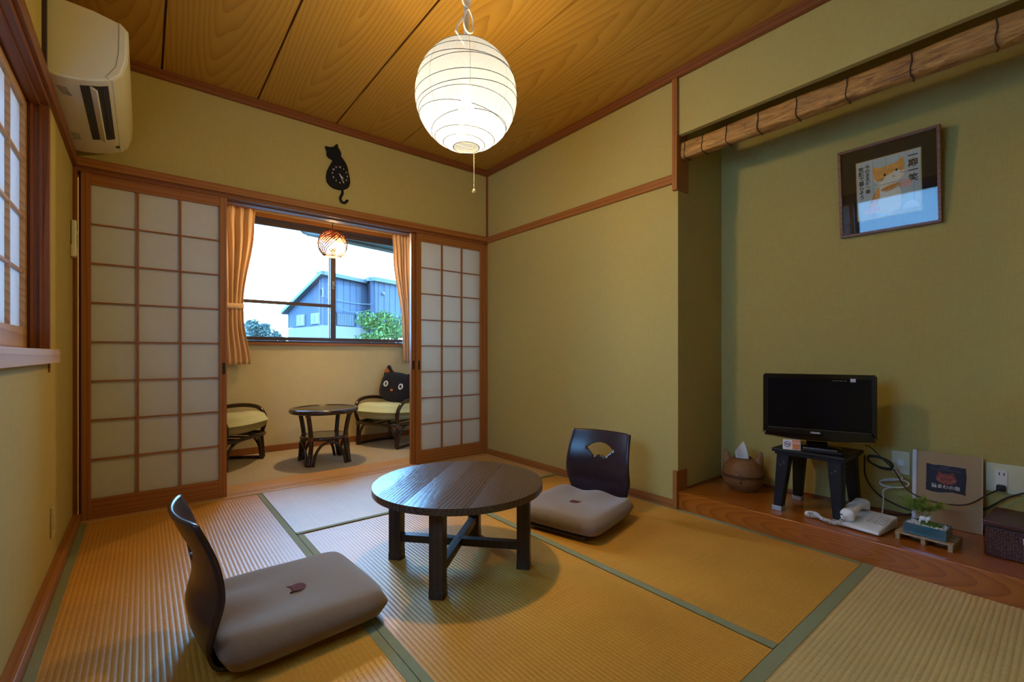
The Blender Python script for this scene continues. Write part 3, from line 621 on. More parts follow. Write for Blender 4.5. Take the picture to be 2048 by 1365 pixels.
tp_ = [(smooth(k/18*6, list(enumerate([p[0] for p in TL]))), -.014, smooth(k/18*6, list(enumerate([p[1] for p in TL])))) for k in range(19)]
obj('tail', MB().tube(tp_, [.0105]*14+[.0115]*4+[.010], 10, flat=.7), M_CAT, t, smooth=True)
M_WPAINT = plain('white_paint', (.75, .73, .68), .5)
for h in range(1, 13):
    a = 2*PI*h/12
    text('numeral', str(h), .015, M_WPAINT, t, Matrix.Translation((.003+.050*math.sin(a), -.0225, -.004+.053*math.cos(a))) @ Matrix.Rotation(PI/2, 4, 'X'), bold=.0004)
def hand(a, l, w_): return MB().prism([(-w_, -.008), (w_, -.008), (w_*.5, l), (-w_*.5, l)], lambda p, q, d: (.003+p*math.cos(a)+q*math.sin(a), -.0235-d, -.004-p*math.sin(a)+q*math.cos(a)), 0, .001)
obj('hour_hand', hand(math.radians(132), .034, .0032), M_WPAINT, t); obj('minute_hand', hand(math.radians(154), .055, .0026), M_WPAINT, t); obj('hand_cap', MB().sphere((.003, -.025, -.004), .003, 8, 6), M_WPAINT, t)

# ================================================================== ALCOVE: bark log
t = thing('bark_log', 'bark-covered squared log bound with cords across the top of the alcove', 'log', (2.352, 0.5, 1.99))
m, n, L, b = newmat('reddish_bark'); setp(b, Roughness=.6)
tcn = n.new('ShaderNodeTexCoord'); mp = n.new('ShaderNodeMapping'); mp.inputs['Scale'].default_value = (18, 4, 26); L.new(tcn.outputs['Object'], mp.inputs[0])
nz = n.new('ShaderNodeTexNoise'); nz.inputs['Scale'].default_value = 2.2; nz.inputs['Detail'].default_value = 8; nz.inputs['Roughness'].default_value = .7; nz.inputs['Distortion'].default_value = 1.2; L.new(mp.outputs[0], nz.inputs[0])
cr_ = n.new('ShaderNodeValToRGB'); q = cr_.color_ramp.elements; q[0].position = .32; q[0].color = (.14, .045, .010, 1); q[1].position = .68; q[1].color = (.68, .34, .075, 1); L.new(nz.outputs[0], cr_.inputs[0]); L.new(cr_.outputs[0], b.inputs['Base Color'])
bp = n.new('ShaderNodeBump'); bp.inputs['Strength'].default_value = .6; bp.inputs['Distance'].default_value = .006; L.new(nz.outputs[0], bp.inputs['Height']); L.new(bp.outputs[0], b.inputs['Normal'])
def logsec(u, v):
    a = 2*PI*u; y = -.92+1.81*v; E = 5
    c, s = math.cos(a), math.sin(a); k = 1/((abs(c)**E+abs(s)**E)**(1/E))
    wob = 1+.05*math.sin(9*y+2*a)+.035*math.sin(23*y+3*a+1)*(1 if s < 0 else .3)
    return (.036*k*c*wob, y, .046*k*s*wob)
obj('bark', MB().grid(logsec, 28, 90), m, t, smooth=True)
M_TWINE = plain('brown_twine', (.06, .03, .015), .9)
for y in (1.355, 1.254, 1.125, .971, .803, .612, .403, .175, -.05):
    obj('binding_cord', MB().tube([(.039*c_[0], y-.5+.003*math.sin(i), .049*c_[1]) for i, c_ in enumerate([( (math.cos(a)/((abs(math.cos(a))**5+abs(math.sin(a))**5)**.2)), (math.sin(a)/((abs(math.cos(a))**5+abs(math.sin(a))**5)**.2))) for a in [2*PI*k/24 for k in range(24)]])], .0024, 5, closed=True), M_TWINE, t)

# ================================================================== FRAMED PICTURE
t = thing('framed_picture', 'framed painting of an orange cat with brush writing on the alcove wall', 'picture', (2.787, .566, 1.45))
t.rotation_euler = (0, -math.radians(6.2), 0)       # hangs leaning forward
W2, Hh = .191, .427
def fp(p, q, d): return (-d, -p, q)                 # p to the viewer's right, q up, d towards the room
M_FR = wood('picture_frame_wood', (.22, .085, .022), (.12, .04, .012), axis='Y', rough=.4)
fw_ = .013
for nm, poly in (('frame_side', [(-W2, 0), (-W2+fw_, 0+fw_), (-W2+fw_, Hh-fw_), (-W2, Hh)]), ('frame_side', [(W2, 0), (W2, Hh), (W2-fw_, Hh-fw_), (W2-fw_, fw_)]), ('frame_side', [(-W2, 0), (W2, 0), (W2-fw_, fw_), (-W2+fw_, fw_)]), ('frame_side', [(-W2, Hh), (-W2+fw_, Hh-fw_), (W2-fw_, Hh-fw_), (W2, Hh)])):
    obj(nm, MB().prism(poly, fp, 0, .022), M_FR, t, bevel=.002)
def rect(x0, x1, y0, y1): return [(x0, y0), (x1, y0), (x1, y1), (x0, y1)]
obj('mat_board', MB().prism(rect(-W2+.008, W2-.008, .008, Hh-.008), fp, 0, .004), plain('black_mat', (.012, .009, .008), .8, .2), t)
ax, aw, az0, az1 = .002, .122, .070, .354
obj('gold_edge', MB().prism(rect(ax-aw, ax+aw, az0, az1), fp, .004, .006), plain('gold_trim', (.50, .36, .10), .45), t)
art = obj('painting', MB().prism(rect(ax-aw+.004, ax+aw-.004, az0+.004, az1-.004), fp, .006, .007), plain('pale_blue_grey_paper', (.50, .54, .47), .8, noise=.10, nscale=14), t)
P_OR = plain('orange_paint', (.75, .33, .06), .8, noise=.35, nscale=60); P_CR = plain('cream_paint', (.78, .70, .52), .8, noise=.1, nscale=50); P_INK = plain('black_ink', (.015, .015, .015), .8); P_PK = plain('pink_paint', (.72, .38, .28), .8, noise=.2, nscale=60); P_LB = plain('grey_stripe_paint', (.38, .43, .42), .8)
def daub(nm, pts, mat, d): obj(nm, MB().prism(pts, fp, .007, .007+d), mat, art)
def ell(cx, cy, rx, ry, n=20, rot=0): return [(cx+rx*math.cos(a)*math.cos(rot)-ry*math.sin(a)*math.sin(rot), cy+rx*math.cos(a)*math.sin(rot)+ry*math.sin(a)*math.cos(rot)) for a in [2*PI*i/n for i in range(n)]]
for sx in (-.055, -.005, .045, .095): daub('stripe', rect(sx, sx+.004, az0+.006, az1-.008), P_LB, .0002)
daub('cat_body_paint', [(-.062, .10), (-.055, .15), (-.045, .19), (-.03, .222), (.035, .222), (.05, .18), (.052, .13), (.045, .095), (.0, .082)], P_CR, .0004)
daub('cat_flank_paint', [(-.075, .125), (-.06, .165), (-.045, .20), (-.03, .215), (-.028, .17), (-.04, .135)], P_OR, .0006)
daub('cat_tail_paint', ell(-.062, .112, .034, .016, 16, .1), P_PK, .0006)
daub('cat_head_paint', ell(.008, .262, .058, .044, 24, .12), P_CR, .0008)
daub('cat_forehead_paint', [(-.050, .262), (-.046, .290), (-.030, .302), (.0, .308), (.036, .312), (.058, .302), (.066, .272), (.052, .270), (.036, .280), (.018, .268), (-.006, .258), (-.02, .244), (-.042, .246)], P_OR, .0010)
daub('cat_ear_paint', [(-.052, .275), (-.054, .318), (-.022, .300)], P_OR, .0011); daub('cat_ear_paint', [(.028, .306), (.060, .334), (.066, .284)], P_OR, .0011)
daub('cat_paw_paint', ell(.012, .205, .036, .011, 16, .25), P_OR, .0010); daub('held_flower_paint', ell(.066, .208, .022, .019, 14), P_PK, .0010)
daub('fan_paint', [(.055, .092)]+[(.085+.030*math.cos(a), .092+.032*math.sin(a)) for a in [PI-PI*i/10 for i in range(11)]], plain('pale_fan_paint', (.66, .68, .62), .8), .0006)
for ex, ey in ((-.008, .267), (.036, .278)): daub('cat_eye_paint', ell(ex, ey, .0048, .0062, 10), P_INK, .0013)
daub('cat_nose_paint', [(.020, .258), (.028, .260), (.024, .252)], P_PK, .0013)
ln = MB()
for a, b_ in (((.024, .252), (.018, .246)), ((.024, .252), (.031, .248)), ((-.01, .252), (-.05, .240)), ((-.012, .247), (-.05, .228)), ((.05, .262), (.075, .256)), ((-.03, .222), (.035, .226)), ((-.045, .19), (-.062, .15)), ((-.02, .196), (.045, .214)), ((-.01, .185), (.05, .205))):
    ln.tube([fp(a[0], a[1], .0084), fp(b_[0], b_[1], .0084)], .0008, 4)
obj('brush_line', ln, P_INK, art)
AT = Matrix(((0, 0, -1, 0), (-1, 0, 0, 0), (0, 1, 0, 0), (0, 0, 0, 1)))           # text plane -> wall plane
def atx(p, q, d): return Matrix.Translation(fp(p, q, d)) @ AT
for k, ch in enumerate('一期一笑'): text('brush_character', ch, .036, P_INK, art, atx(.095, .324-.0335*k, .0075), bold=.0008)
for k, ch in enumerate('今のままが一番'[:7]): text('brush_character', ch, .021, P_INK, art, atx(-.074, .322-.0195*k, .0075), bold=.0004)
for k, ch in enumerate('笑顔で暮らそう'): text('brush_character', ch, .023, P_INK, art, atx(-.099, .316-.0225*k, .0075), bold=.0004)
obj('glass_sheet', MB().prism(rect(-W2+.010, W2-.010, .010, Hh-.010), fp, .0145, .0160), glass('picture_glass', ior=1.55), t)
# ================================================================== WICKER CAT BASKET (tissue holder)
m, n, L, b = newmat('brown_wicker'); setp(b, Roughness=.5)
tcn = n.new('ShaderNodeTexCoord'); nz = n.new('ShaderNodeTexNoise'); nz.inputs['Scale'].default_value = 120; L.new(tcn.outputs['Object'], nz.inputs[0])
mx = n.new('ShaderNodeMix'); mx.data_type = 'RGBA'; mx.inputs[6].default_value = (.13, .048, .016, 1); mx.inputs[7].default_value = (.36, .155, .05, 1); L.new(nz.outputs[0], mx.inputs[0]); L.new(mx.outputs[2], b.inputs[0])
M_WICK = m; M_WICKD = plain('dark_wicker_rim', (.09, .032, .012), .5, noise=.3, nscale=200)
t = thing('wicker_basket', 'round brown wicker cat-head basket with two ears holding tissues on the alcove platform', 'basket', (2.625, 1.18, .098), math.radians(200))
PB = [(.0, .060), (.012, .074), (.04, .096), (.08, .106), (.10, .105), (.13, .096), (.155, .077), (.170, .055), (.176, .045)]
def weave(z0, z1):
    def f(u, v):
        z = z0+(z1-z0)*v; r = smooth(z, PB); a = 2*PI*u; row = int(v*(z1-z0)/.0072); ph = PI*(row % 2)
        r += .0016*math.cos(22*a+ph)+.0012*abs(math.sin(PI*v*(z1-z0)/.0072))
        return (r*math.cos(a), r*math.sin(a), z)
    return f
obj('basket_bottom', MB().grid(weave(.001, .082), 132, 44), M_WICK, t, smooth=True)
lid = obj('basket_lid', MB().grid(weave(.088, .175), 132, 48), M_WICK, t, smooth=True)
def ring(r, z, k): return [(r*math.cos(2*PI*i/k), r*math.sin(2*PI*i/k), z) for i in range(k)]
obj('woven_rim', MB().tube(ring(.106, .081, 40), .0042, 6, closed=True), M_WICKD, t, smooth=True); obj('woven_rim', MB().tube(ring(.106, .089, 40), .0042, 6, closed=True), M_WICKD, t, smooth=True)
obj('woven_rim', MB().tube(ring(.046, .176, 24), .004, 6, closed=True), M_WICKD, lid, smooth=True)
for s in (1, -1):                                        # ears lean outwards to the sides
    def ear(u, v, s=s):
        a = 2*PI*u; k = (1-v)**.48*1.0; row = int(v*10)
        rx, ry = .016*k+.001, .038*k+.001
        rx += .0012*math.cos(8*a+PI*(row % 2))
        return (.004*v+rx*math.cos(a)-.004, s*(.068+.024*v)+ry*math.sin(a)*.82, .118+.100*v)
    obj('basket_ear', MB().grid(ear, 28, 30), M_WICK, lid, smooth=True)
obj('toggle_loop', MB().tube([(.106, -.004, .105), (.112, -.003, .085), (.110, 0, .066), (.112, .003, .085), (.106, .004, .105)], .002, 6), M_WICKD, t)
obj('toggle_bead', MB().sphere((.110, 0, .060), (.006, .006, .008), 10, 6), M_WICKD, t, smooth=True)
ts = thing('tissue', 'white paper tissue sticking out of the wicker cat basket', 'tissue', (2.625, 1.18, .272), math.radians(200))
def tis(u, v): return (.014*math.sin(5*u+2*v)*(.3+v), (-.036+.072*u)*(1-.30*v)-.012*v, -.03+.125*v-.060*v*abs(u-.78)*1.2)
obj('sheet', MB().grid(tis, 14, 14), paper('tissue_paper', (.86, .86, .90), .25), ts, smooth=True, solid=.0012)

# ================================================================== TV STOOL
t = thing('step_stool', 'black plastic stool with four splayed legs and grey feet carrying the television', 'stool', (2.54, .79, .098))
M_BPL = plain('black_plastic', (.009, .009, .010), .42, .25); M_GFT = plain('grey_rubber', (.34, .36, .42), .7)
obj('top', MB().box(-.140, .140, -.152, .152, .284, .302), M_BPL, t, bevel=.005); obj('rim', MB().box(-.130, .130, -.142, .142, .272, .285), M_BPL, t, bevel=.004)
pt = MB(); [pt.sphere((-.10+.04*i, -.12+.04*j, .302), (.006, .006, .0016), 6, 4) for i in range(6) for j in range(7)]; g = obj('grip_dots', pt, M_BPL, t); g['kind'] = 'stuff'
for sx in (-1, 1):
    for sy in (-1, 1):
        tx, ty, bx_, by = .096*sx, .106*sy, .122*sx, .124*sy
        w0, w1 = .029, .020
        lg = MB().add([(bx_-w1, by-w1, .018), (bx_+w1, by-w1, .018), (bx_+w1, by+w1, .018), (bx_-w1, by+w1, .018), (tx-w0, ty-w0, .275), (tx+w0, ty-w0, .275), (tx+w0, ty+w0, .275), (tx-w0, ty+w0, .275)], [(3,2,1,0),(4,5,6,7),(0,1,5,4),(1,2,6,5),(2,3,7,6),(3,0,4,7)])
        o = obj('leg', lg, M_BPL, t, bevel=.006)
        obj('foot_cap', MB().box(bx_+.002*sx-w1-.002, bx_+.002*sx+w1+.002, by+.002*sy-w1-.002, by+.002*sy+w1+.002, 0, .022), M_GFT, o, bevel=.003)
        sc_ = MB(); [sc_.sphere((tx+.006*sx-w0*.93, ty+dy, zz), (.002, .004, .004), 8, 5) for dy, zz in ((-.006, .235), (.008, .222))]
        obj('rivet', sc_, plain('rivet_plastic', (.10, .10, .11), .3), o)

# ================================================================== TELEVISION
M_GLB = plain('gloss_black', (.005, .005, .007), .07, .45, coat=.1); M_SCR = plain('dark_screen', (.004, .004, .007), .12, .2)
t = thing('television', 'small black flat television standing on the black stool', 'television', (2.515, .782, .400), math.radians(-70.2))
w_, zb, zt = .2265, .050, .362
def tv(p, q, d): return (p, d, q)
body = [(-w_+.012, zb+.002), (-.10, zb-.006), (.0, zb-.009), (.10, zb-.006), (w_-.012, zb+.002), (w_, zb+.014), (w_, zt-.012), (w_-.010, zt), (-w_+.010, zt), (-w_, zt-.012), (-w_, zb+.014)]
obj('back_case', MB().prism([(p*.97, (q-.2)*.96+.2) for p, q in body], tv, .005, .045), M_BPL, t, bevel=.006)
# front bezel as four pieces round the screen; the upper one slopes back
sx0, sx1, sz0, sz1 = -w_+.022, w_-.022, zb+.050, zt-.022
bz_ = MB()
bz_.prism([(sx0, sz0), (-w_+.004, zb+.006), (-.10, zb-.005), (0, zb-.008), (.10, zb-.005), (w_-.004, zb+.006), (sx1, sz0)], tv, -.012, .006)
bz_.prism([(-w_, zb+.012), (sx0, sz0), (sx0, sz1), (-w_+.007, zt-.001), (-w_, zt-.010)], tv, -.012, .006); bz_.prism([(w_, zb+.012), (w_, zt-.010), (w_-.007, zt-.001), (sx1, sz1), (sx1, sz0)], tv, -.012, .006)
be = obj('bezel', bz_, M_GLB, t, bevel=.003)
obj('top_bezel', MB().prism([(-.012, sz1), (.006, sz1), (.006, zt), (-.0085, zt)], lambda p, q, d: (d, p, q), -w_+.006, w_-.006), M_GLB, be, bevel=.0015)
obj('screen', MB().prism([(sx0-.002, sz0-.002), (sx1+.002, sz0-.002), (sx1+.002, sz1+.002), (sx0-.002, sz1+.002)], tv, -.006, .004), M_SCR, t)
obj('lower_strip', MB().prism([(sx0, sz0-.006), (sx1, sz0-.006), (sx1, sz0-.004), (sx0, sz0-.004)], tv, -.0126, -.011), plain('grey_bezel_line', (.06, .06, .065), .3), t)
obj('chrome_edge', MB().tube([tv(p, q, -.0115) for p, q in [(-w_+.008, zb+.0035), (-.10, zb-.0055), (0, zb-.0085), (.10, zb-.0055), (w_-.012, zb+.003)]], .0013, 6), plain('chrome', (.6, .6, .62), .15, metal=1), t)
TM = lambda p, q, d: Matrix.Translation(tv(p, q, d)) @ Matrix.Rotation(PI/2, 4, 'X')
text('brand_lettering', 'ORION', .0120, plain('silver_lettering', (.75, .77, .88), .5), t, TM(-.008, zb+.030, -.0122), .0006, bold=.0003)
obj('sticker', MB().prism(rect(.128, .148, zt-.034, zt-.018), tv, -.0128, -.0118), plain('white_sticker', (.50, .52, .60), .6), t)
pr = MB(); [pr.prism(rect(.058+.0095*k, .064+.0095*k+.002*(k % 2), zt-.0305, zt-.0285), tv, -.0128, -.012) for k in range(6)]; obj('printed_line', pr, plain('small_print', (.30, .30, .36), .6), t)
obj('neck', MB().prism([(-.045, .02), (.045, .02), (.035, .09), (-.035, .09)], tv, .012, .032), M_GLB, t, bevel=.003)
obj('stand_base', MB().lathe([(.095, .002), (.098, .010), (.09, .016), (.03, .022)], 36).xform(Matrix.Translation((0, .012, 0)) @ Matrix.Diagonal((1, .80, 1, 1))), M_GLB, t, smooth=True)
# remote, card
t = thing('tv_remote', 'thin black remote control lying on the stool in front of the television', 'remote control', (2.432, .735, .400), math.radians(-83))
obj('body', MB().box(-.078, .078, -.019, .019, .0015, .017), M_BPL, t, bevel=.004)
bt = MB(); [bt.box(-.066+.0125*i, -.058+.0125*i, -.012+.009*j, -.006+.009*j, .0165, .0186) for i in range(10) for j in range(3)]; obj('button', bt, plain('grey_key', (.20, .21, .24), .4), t)
obj('power_button', MB().sphere((-.072, 0, .0175), (.004, .004, .0016), 10, 5), plain('white_key', (.8, .8, .82), .4), t)
t = thing('no_smoking_card', 'small white and orange no smoking card on the left front of the stool', 'sign', (2.412, .855, .400), math.radians(-64))
M_CW = plain('card_white', (.80, .78, .80), .5); M_COR = plain('card_orange', (.80, .20, .05), .5); M_NAVY = plain('sign_navy', (.035, .04, .16), .5); M_RED = plain('sign_red', (.55, .03, .03), .5); M_YEL = plain('sign_yellow', (.85, .62, .08), .5)
def cp(p, q, d): return (p, d+.20*q, q)
cdm = obj('card', MB().prism(rect(-.036, .036, 0, .047), cp, 0, .0015), M_CW, t)
obj('card_back', MB().prism(rect(-.036, .036, 0, .047), lambda p, q, d: (p, .0195+d-.20*q, q), 0, .0015), M_CW, t)
obj('orange_field', MB().prism(rect(.003, .034, .004, .045), cp, -.0008, 0), M_COR, cdm)
rg = MB().tube([cp(-.018+.0125*math.cos(a), .0255+.0125*math.sin(a), -.0006) for a in [2*PI*i/28 for i in range(28)]], .0013, 5, closed=True); obj('prohibition_ring', rg, M_NAVY, cdm)
obj('prohibition_bar', MB().tube([cp(-.027, .034, -.0008), cp(-.009, .017, -.0008)], .0012, 5), M_RED, cdm); obj('cigarette_mark', MB().prism(rect(-.026, -.010, .024, .028), cp, -.0009, 0), M_NAVY, cdm)
KM = lambda p, q: Matrix.Translation(cp(p, q, -.0012)) @ Matrix.Rotation(PI/2-.197, 4, 'X')
text('lettering', '禁煙', .0145, M_CW, cdm, KM(.0185, .031)); text('lettering', 'No smoking', .0058, M_YEL, cdm, KM(.0185, .0125))

# ================================================================== TELEPHONE
t = thing('telephone', 'white push-button telephone with handset resting on its left on the alcove platform', 'telephone', (2.475, .580, .098), math.radians(-8))
M_TEL = plain('telephone_white', (.74, .74, .76), .35, .5)
def tl(p, q, d): return (p, d, q)                       # side outline in x-z, extruded along y
obj('base', MB().prism([(-.098, .004), (.085, .004), (.095, .02), (.09, .052), (.03, .046), (-.06, .028), (-.098, .018)], tl, -.082, .070), M_TEL, t, bevel=.010, seg=3)
kp = mesh('key', box(-.0065, .0065, -.008, .008, 0, .004), plain('key_white', (.66, .66, .68), .4))
for i in range(4):
    for j in range(3):
        k = obj('key', kp, None, t); k.location = (-.034+.021*i, -.064+.023*j, lerp(-.034+.021*i, [(-.06, .029), (.03, .0465), (.09, .0525)])); k.rotation_euler = (0, -.19, 0)
kl = MB(); [kl.box(-.037+.021*i, -.033+.021*i, -.068+.023*j, -.060+.023*j, lerp(-.034+.021*i, [(-.06, .0335), (.03, .0508), (.09, .0565)]), lerp(-.034+.021*i, [(-.06, .0337), (.03, .0512), (.09, .0569)])) for i in range(4) for j in range(3)]
obj('key_print', kl, plain('key_ink', (.10, .10, .14), .6), t)
def hs(u, v):
    x = -.090+.178*v; a = 2*PI*u
    e = 1-abs(2*v-1); endk = min(1, (e*7)**.5) if e > 0 else .02
    wide = (.027+.007*(abs(2*v-1)**3))*endk; th = (.011+.015*(max(0, abs(2*v-1)-.45)/.55))*endk
    c, s = math.cos(a), math.sin(a); E = 3; k = 1/((abs(c)**E+abs(s)**E)**(1/E))
    zc_ = .052+.026*v+.012*math.sin(PI*v) - (.011 if s < 0 else 0)*abs(2*v-1)*endk
    return (x, .045+wide*k*c, zc_+th*k*s)
h = obj('handset', MB().grid(hs, 24, 36), M_TEL, t, smooth=True)
obj('handset_slot', MB().box(-.004, .034, .0435, .0465, .0868, .0888), plain('slot_grey', (.22, .22, .25), .5), t)
cu = MB(); pts = []
path = [(-.078, .045, .055), (-.114, .06, .020), (-.112, .10, .012), (-.088, .15, .012), (-.105, .19, .012), (-.075, .205, .014), (-.085, .165, .022), (-.120, .125, .020), (-.118, .085, .018)]
N = 420
for i in range(N):
    q = i/(N-1)*(len(path)-1); P = Vector([smooth(q, [(k, p[c]) for k, p in enumerate(path)]) for c in range(3)])
    Q = Vector([smooth(min(q+.02, len(path)-1), [(k, p[c]) for k, p in enumerate(path)]) for c in range(3)]); T = (Q-P); T = T.normalized() if T.length > 1e-7 else Vector((0, 1, 0))
    U = T.cross(Vector((0, 0, 1))).normalized(); V = U.cross(T); a = i*2*PI/8.2
    p = P+(U*math.cos(a)+V*math.sin(a))*.0068; pts.append((p.x, p.y, max(.0025, p.z)))
obj('curly_cord', MB().tube(pts, .0019, 5), M_TEL, t, smooth=True)

# ================================================================== BONSAI TRAY
t = thing('wooden_riser', 'miniature pallet of pale slats under the glass planter', 'stand', (2.480, .378, .098), math.radians(-4))
M_PAL = wood('pallet_pine', (.42, .27, .13), (.26, .15, .06), axis='Y', freq=60)
for i in range(6): obj('slat', box(-.072+.0245*i, -.052+.0245*i, -.088, .088, .024, .030), M_PAL, t, bevel=.0008)
for y in (-.080, 0, .080): obj('bearer', box(-.070, .070, y-.007, y+.007, .0, .024), M_PAL, t, bevel=.0008)
t = thing('glass_planter', 'small blue-green glass trough of white pebbles with moss and a feathery green plant', 'planter', (2.468, .378, .1285), math.radians(-4))
m, n, L, b = newmat('teal_glass'); setp(b, Base_Color=(.01, .075, .095, 1), Roughness=.06); b.inputs['Coat Weight'].default_value = .6; M_TEAL = m
tr = MB(); A, B_, Hq, T_ = .046, .066, .042, .004
tr.box(-A, -A+T_, -B_, B_, 0, Hq); tr.box(A-T_, A, -B_, B_, 0, Hq); tr.box(-A+T_, A-T_, -B_, -B_+T_, 0, Hq); tr.box(-A+T_, A-T_, B_-T_, B_, 0, Hq); tr.box(-A+T_, A-T_, -B_+T_, B_-T_, 0, .005)
obj('trough', tr, M_TEAL, t, bevel=.0012)
random.seed(11); pb = MB()
for k in range(420): pb.sphere((random.uniform(-.038, .038), random.uniform(-.058, .058), .033+random.uniform(0, .008)), random.uniform(.0022, .0040), 6, 4)
pb.box(-A+T_, A-T_, -B_+T_, B_-T_, .006, .033); o = obj('white_pebbles', pb, plain('pebble_white', (.62, .60, .56), .7), t); o['kind'] = 'stuff'
ms = MB()
for k in range(90):
    a = random.uniform(0, 2*PI); r = math.sqrt(random.random()); ms.sphere((-.004+.020*r*math.cos(a), -.012+.034*r*math.sin(a), .040+.010*(1-r*r)), random.uniform(.004, .0065), 6, 4)
o = obj('moss', ms, plain('moss_green', (.06, .13, .015), .95, noise=.4, nscale=300, bump=.5), t); o['kind'] = 'stuff'
an = MB().sphere((-.006, .010, .062), (.010, .015, .011), 12, 8).sphere((-.010, -.006, .066), (.008, .008, .008), 10, 7)
for lx in (-.011, -.001):
    for ly in (-.001, .019): an.tube([(lx, ly, .060), (lx, ly, .044)], [.0042, .0036], 7)
an.sphere((-.012, -.010, .074), .003, 6, 4).sphere((-.006, -.010, .074), .003, 6, 4); obj('animal_figurine', an, plain('figurine_white', (.68, .66, .70), .5), t, smooth=True)
st = MB(); lf = MB(); random.seed(5)
for k in range(22):
    a = random.uniform(0, 2*PI); rr = random.uniform(.02, .10); top = Vector((.5*rr*math.cos(a), rr*math.sin(a)*.95+.012, .128+random.uniform(-.022, .018)-.12*rr*0.2))
    base = Vector((random.uniform(-.008, .012), random.uniform(.002, .022), .045)); md = base.lerp(top, .55)+Vector((0, 0, .024)); ps = [base*(1-q)**2+md*2*q*(1-q)+top*q*q for q in [i/10 for i in range(11)]]
    st.tube(ps, .0006, 4)
    for i in range(5, 11):
        for s in range(22):
            d = Vector((random.uniform(-1, 1), random.uniform(-1, 1), random.uniform(-.25, .35))).normalized()*random.uniform(.008, .020)
            p = ps[i]; sd = d.cross(Vector((0, 0, 1))).normalized()*.0011
            lf.add([p-sd, p+sd, p+d+sd*.3, p+d-sd*.3], [(0, 1, 2, 3)])
obj('stem', st, plain('stem_green', (.16, .20, .06), .7), t)
m, n, L, b = newmat('fern_green'); setp(b, Roughness=.6); tcn = n.new('ShaderNodeTexCoord'); nz = n.new('ShaderNodeTexNoise'); nz.inputs['Scale'].default_value = 26; L.new(tcn.outputs['Object'], nz.inputs[0])
mx = n.new('ShaderNodeMix'); mx.data_type = 'RGBA'; mx.inputs[6].default_value = (.10, .22, .02, 1); mx.inputs[7].default_value = (.40, .52, .06, 1); L.new(nz.outputs[0], mx.inputs[0]); L.new(mx.outputs[2], b.inputs[0])
o = obj('feathery_leaves', lf, m, t); o['kind'] = 'stuff'

# ================================================================== BINDER
t = thing('guest_binder', 'kraft brown guest book with white spine bar and dark label leaning on the alcove wall', 'book', (2.742, .361, .099))
t.rotation_euler = (0, math.radians(4.5), math.radians(1.5))
def bp_(p, q, d): return (-d, -p, q)
KR = plain('kraft_board', (.40, .255, .125), .55, .4, noise=.06, nscale=60, coat=.3)
obj('cover', MB().prism(rect(-.100, .112, 0, .318), bp_, .010, .013), KR, t); obj('page_block', MB().prism(rect(-.098, .108, .002, .316), bp_, .002, .010), plain('page_white', (.7, .7, .68), .7), t); obj('back_cover', MB().prism(rect(-.100, .112, 0, .318), bp_, -.001, .002), KR, t)
obj('spine_bar', MB().prism(rect(-.111, -.096, -.0, .322), bp_, -.002, .0165), plain('spine_white', (.70, .70, .78), .35), t, bevel=.002)
obj('clear_sleeve_edge', MB().prism(rect(.112, .115, 0, .320), bp_, .002, .014), plain('clear_plastic_edge', (.55, .50, .44), .2), t)
random.seed(2)
edge = [(-.064+.128*i/12+0, .266+random.uniform(-.0014, .0014)) for i in range(13)]+[(.064+random.uniform(-.0016, .0016), .266-.115*i/9) for i in range(1, 9)]+[(.064-.128*i/12, .150+random.uniform(-.0014, .0014)+(.004*math.sin(i/2))) for i in range(13)]+[(-.064+random.uniform(-.0014, .0014), .150+.115*i/9) for i in range(1, 9)]
lbl = obj('label', MB().prism(list(reversed(edge)), bp_, .0132, .0138), plain('label_navy', (.022, .022, .040), .7), t)
CTH = [(.034*math.cos(a)+.002, .208+.024*math.sin(a)) for a in [math.radians(d) for d in range(-200, 20, 15)]]+[(.030, .220), (.024, .240), (.012, .231), (-.010, .231), (-.022, .240), (-.027, .222)]
obj('cat_face_print', MB().prism(CTH, bp_, .0138, .0141), plain('label_red', (.25, .045, .035), .7), lbl)
M_LPK = plain('label_pink', (.55, .22, .16), .7); ln = MB()
for cx in (-.011, .014): ln.tube([bp_(cx+.0075*math.cos(a), .214+.006*math.sin(a), .0143) for a in [PI*i/8 for i in range(9)]], .0011, 4)
for cx in (-.009, .012): ln.tube([bp_(cx+.008*math.cos(a), .202+.009*math.sin(a), .0143) for a in [PI+PI*i/8 for i in range(9)]], .0011, 4)
for s in (-1, 1):
    for q in (0, 1, 2): ln.tube([bp_(.002+s*.020, .206-.003*q, .0143), bp_(.002+s*.030, .209-.005*q, .0143)], .0008, 4)
obj('face_line', ln, M_LPK, lbl)
BM = lambda p, q: Matrix.Translation(bp_(p, q, .0142)) @ AT
M_LWH = plain('label_white', (.62, .58, .54), .7); M_LDM = plain('label_dim', (.17, .16, .18), .7)
text('label_lettering', '猫まわの宿', .0185, M_LWH, lbl, BM(.0, .1725), bold=.0004); text('label_lettering', 'Yuwari', .0095, M_LDM, lbl, BM(-.004, .257)); text('label_lettering', 'The Traditional Cat House  Garden', .0066, M_LDM, lbl, BM(0, .247))

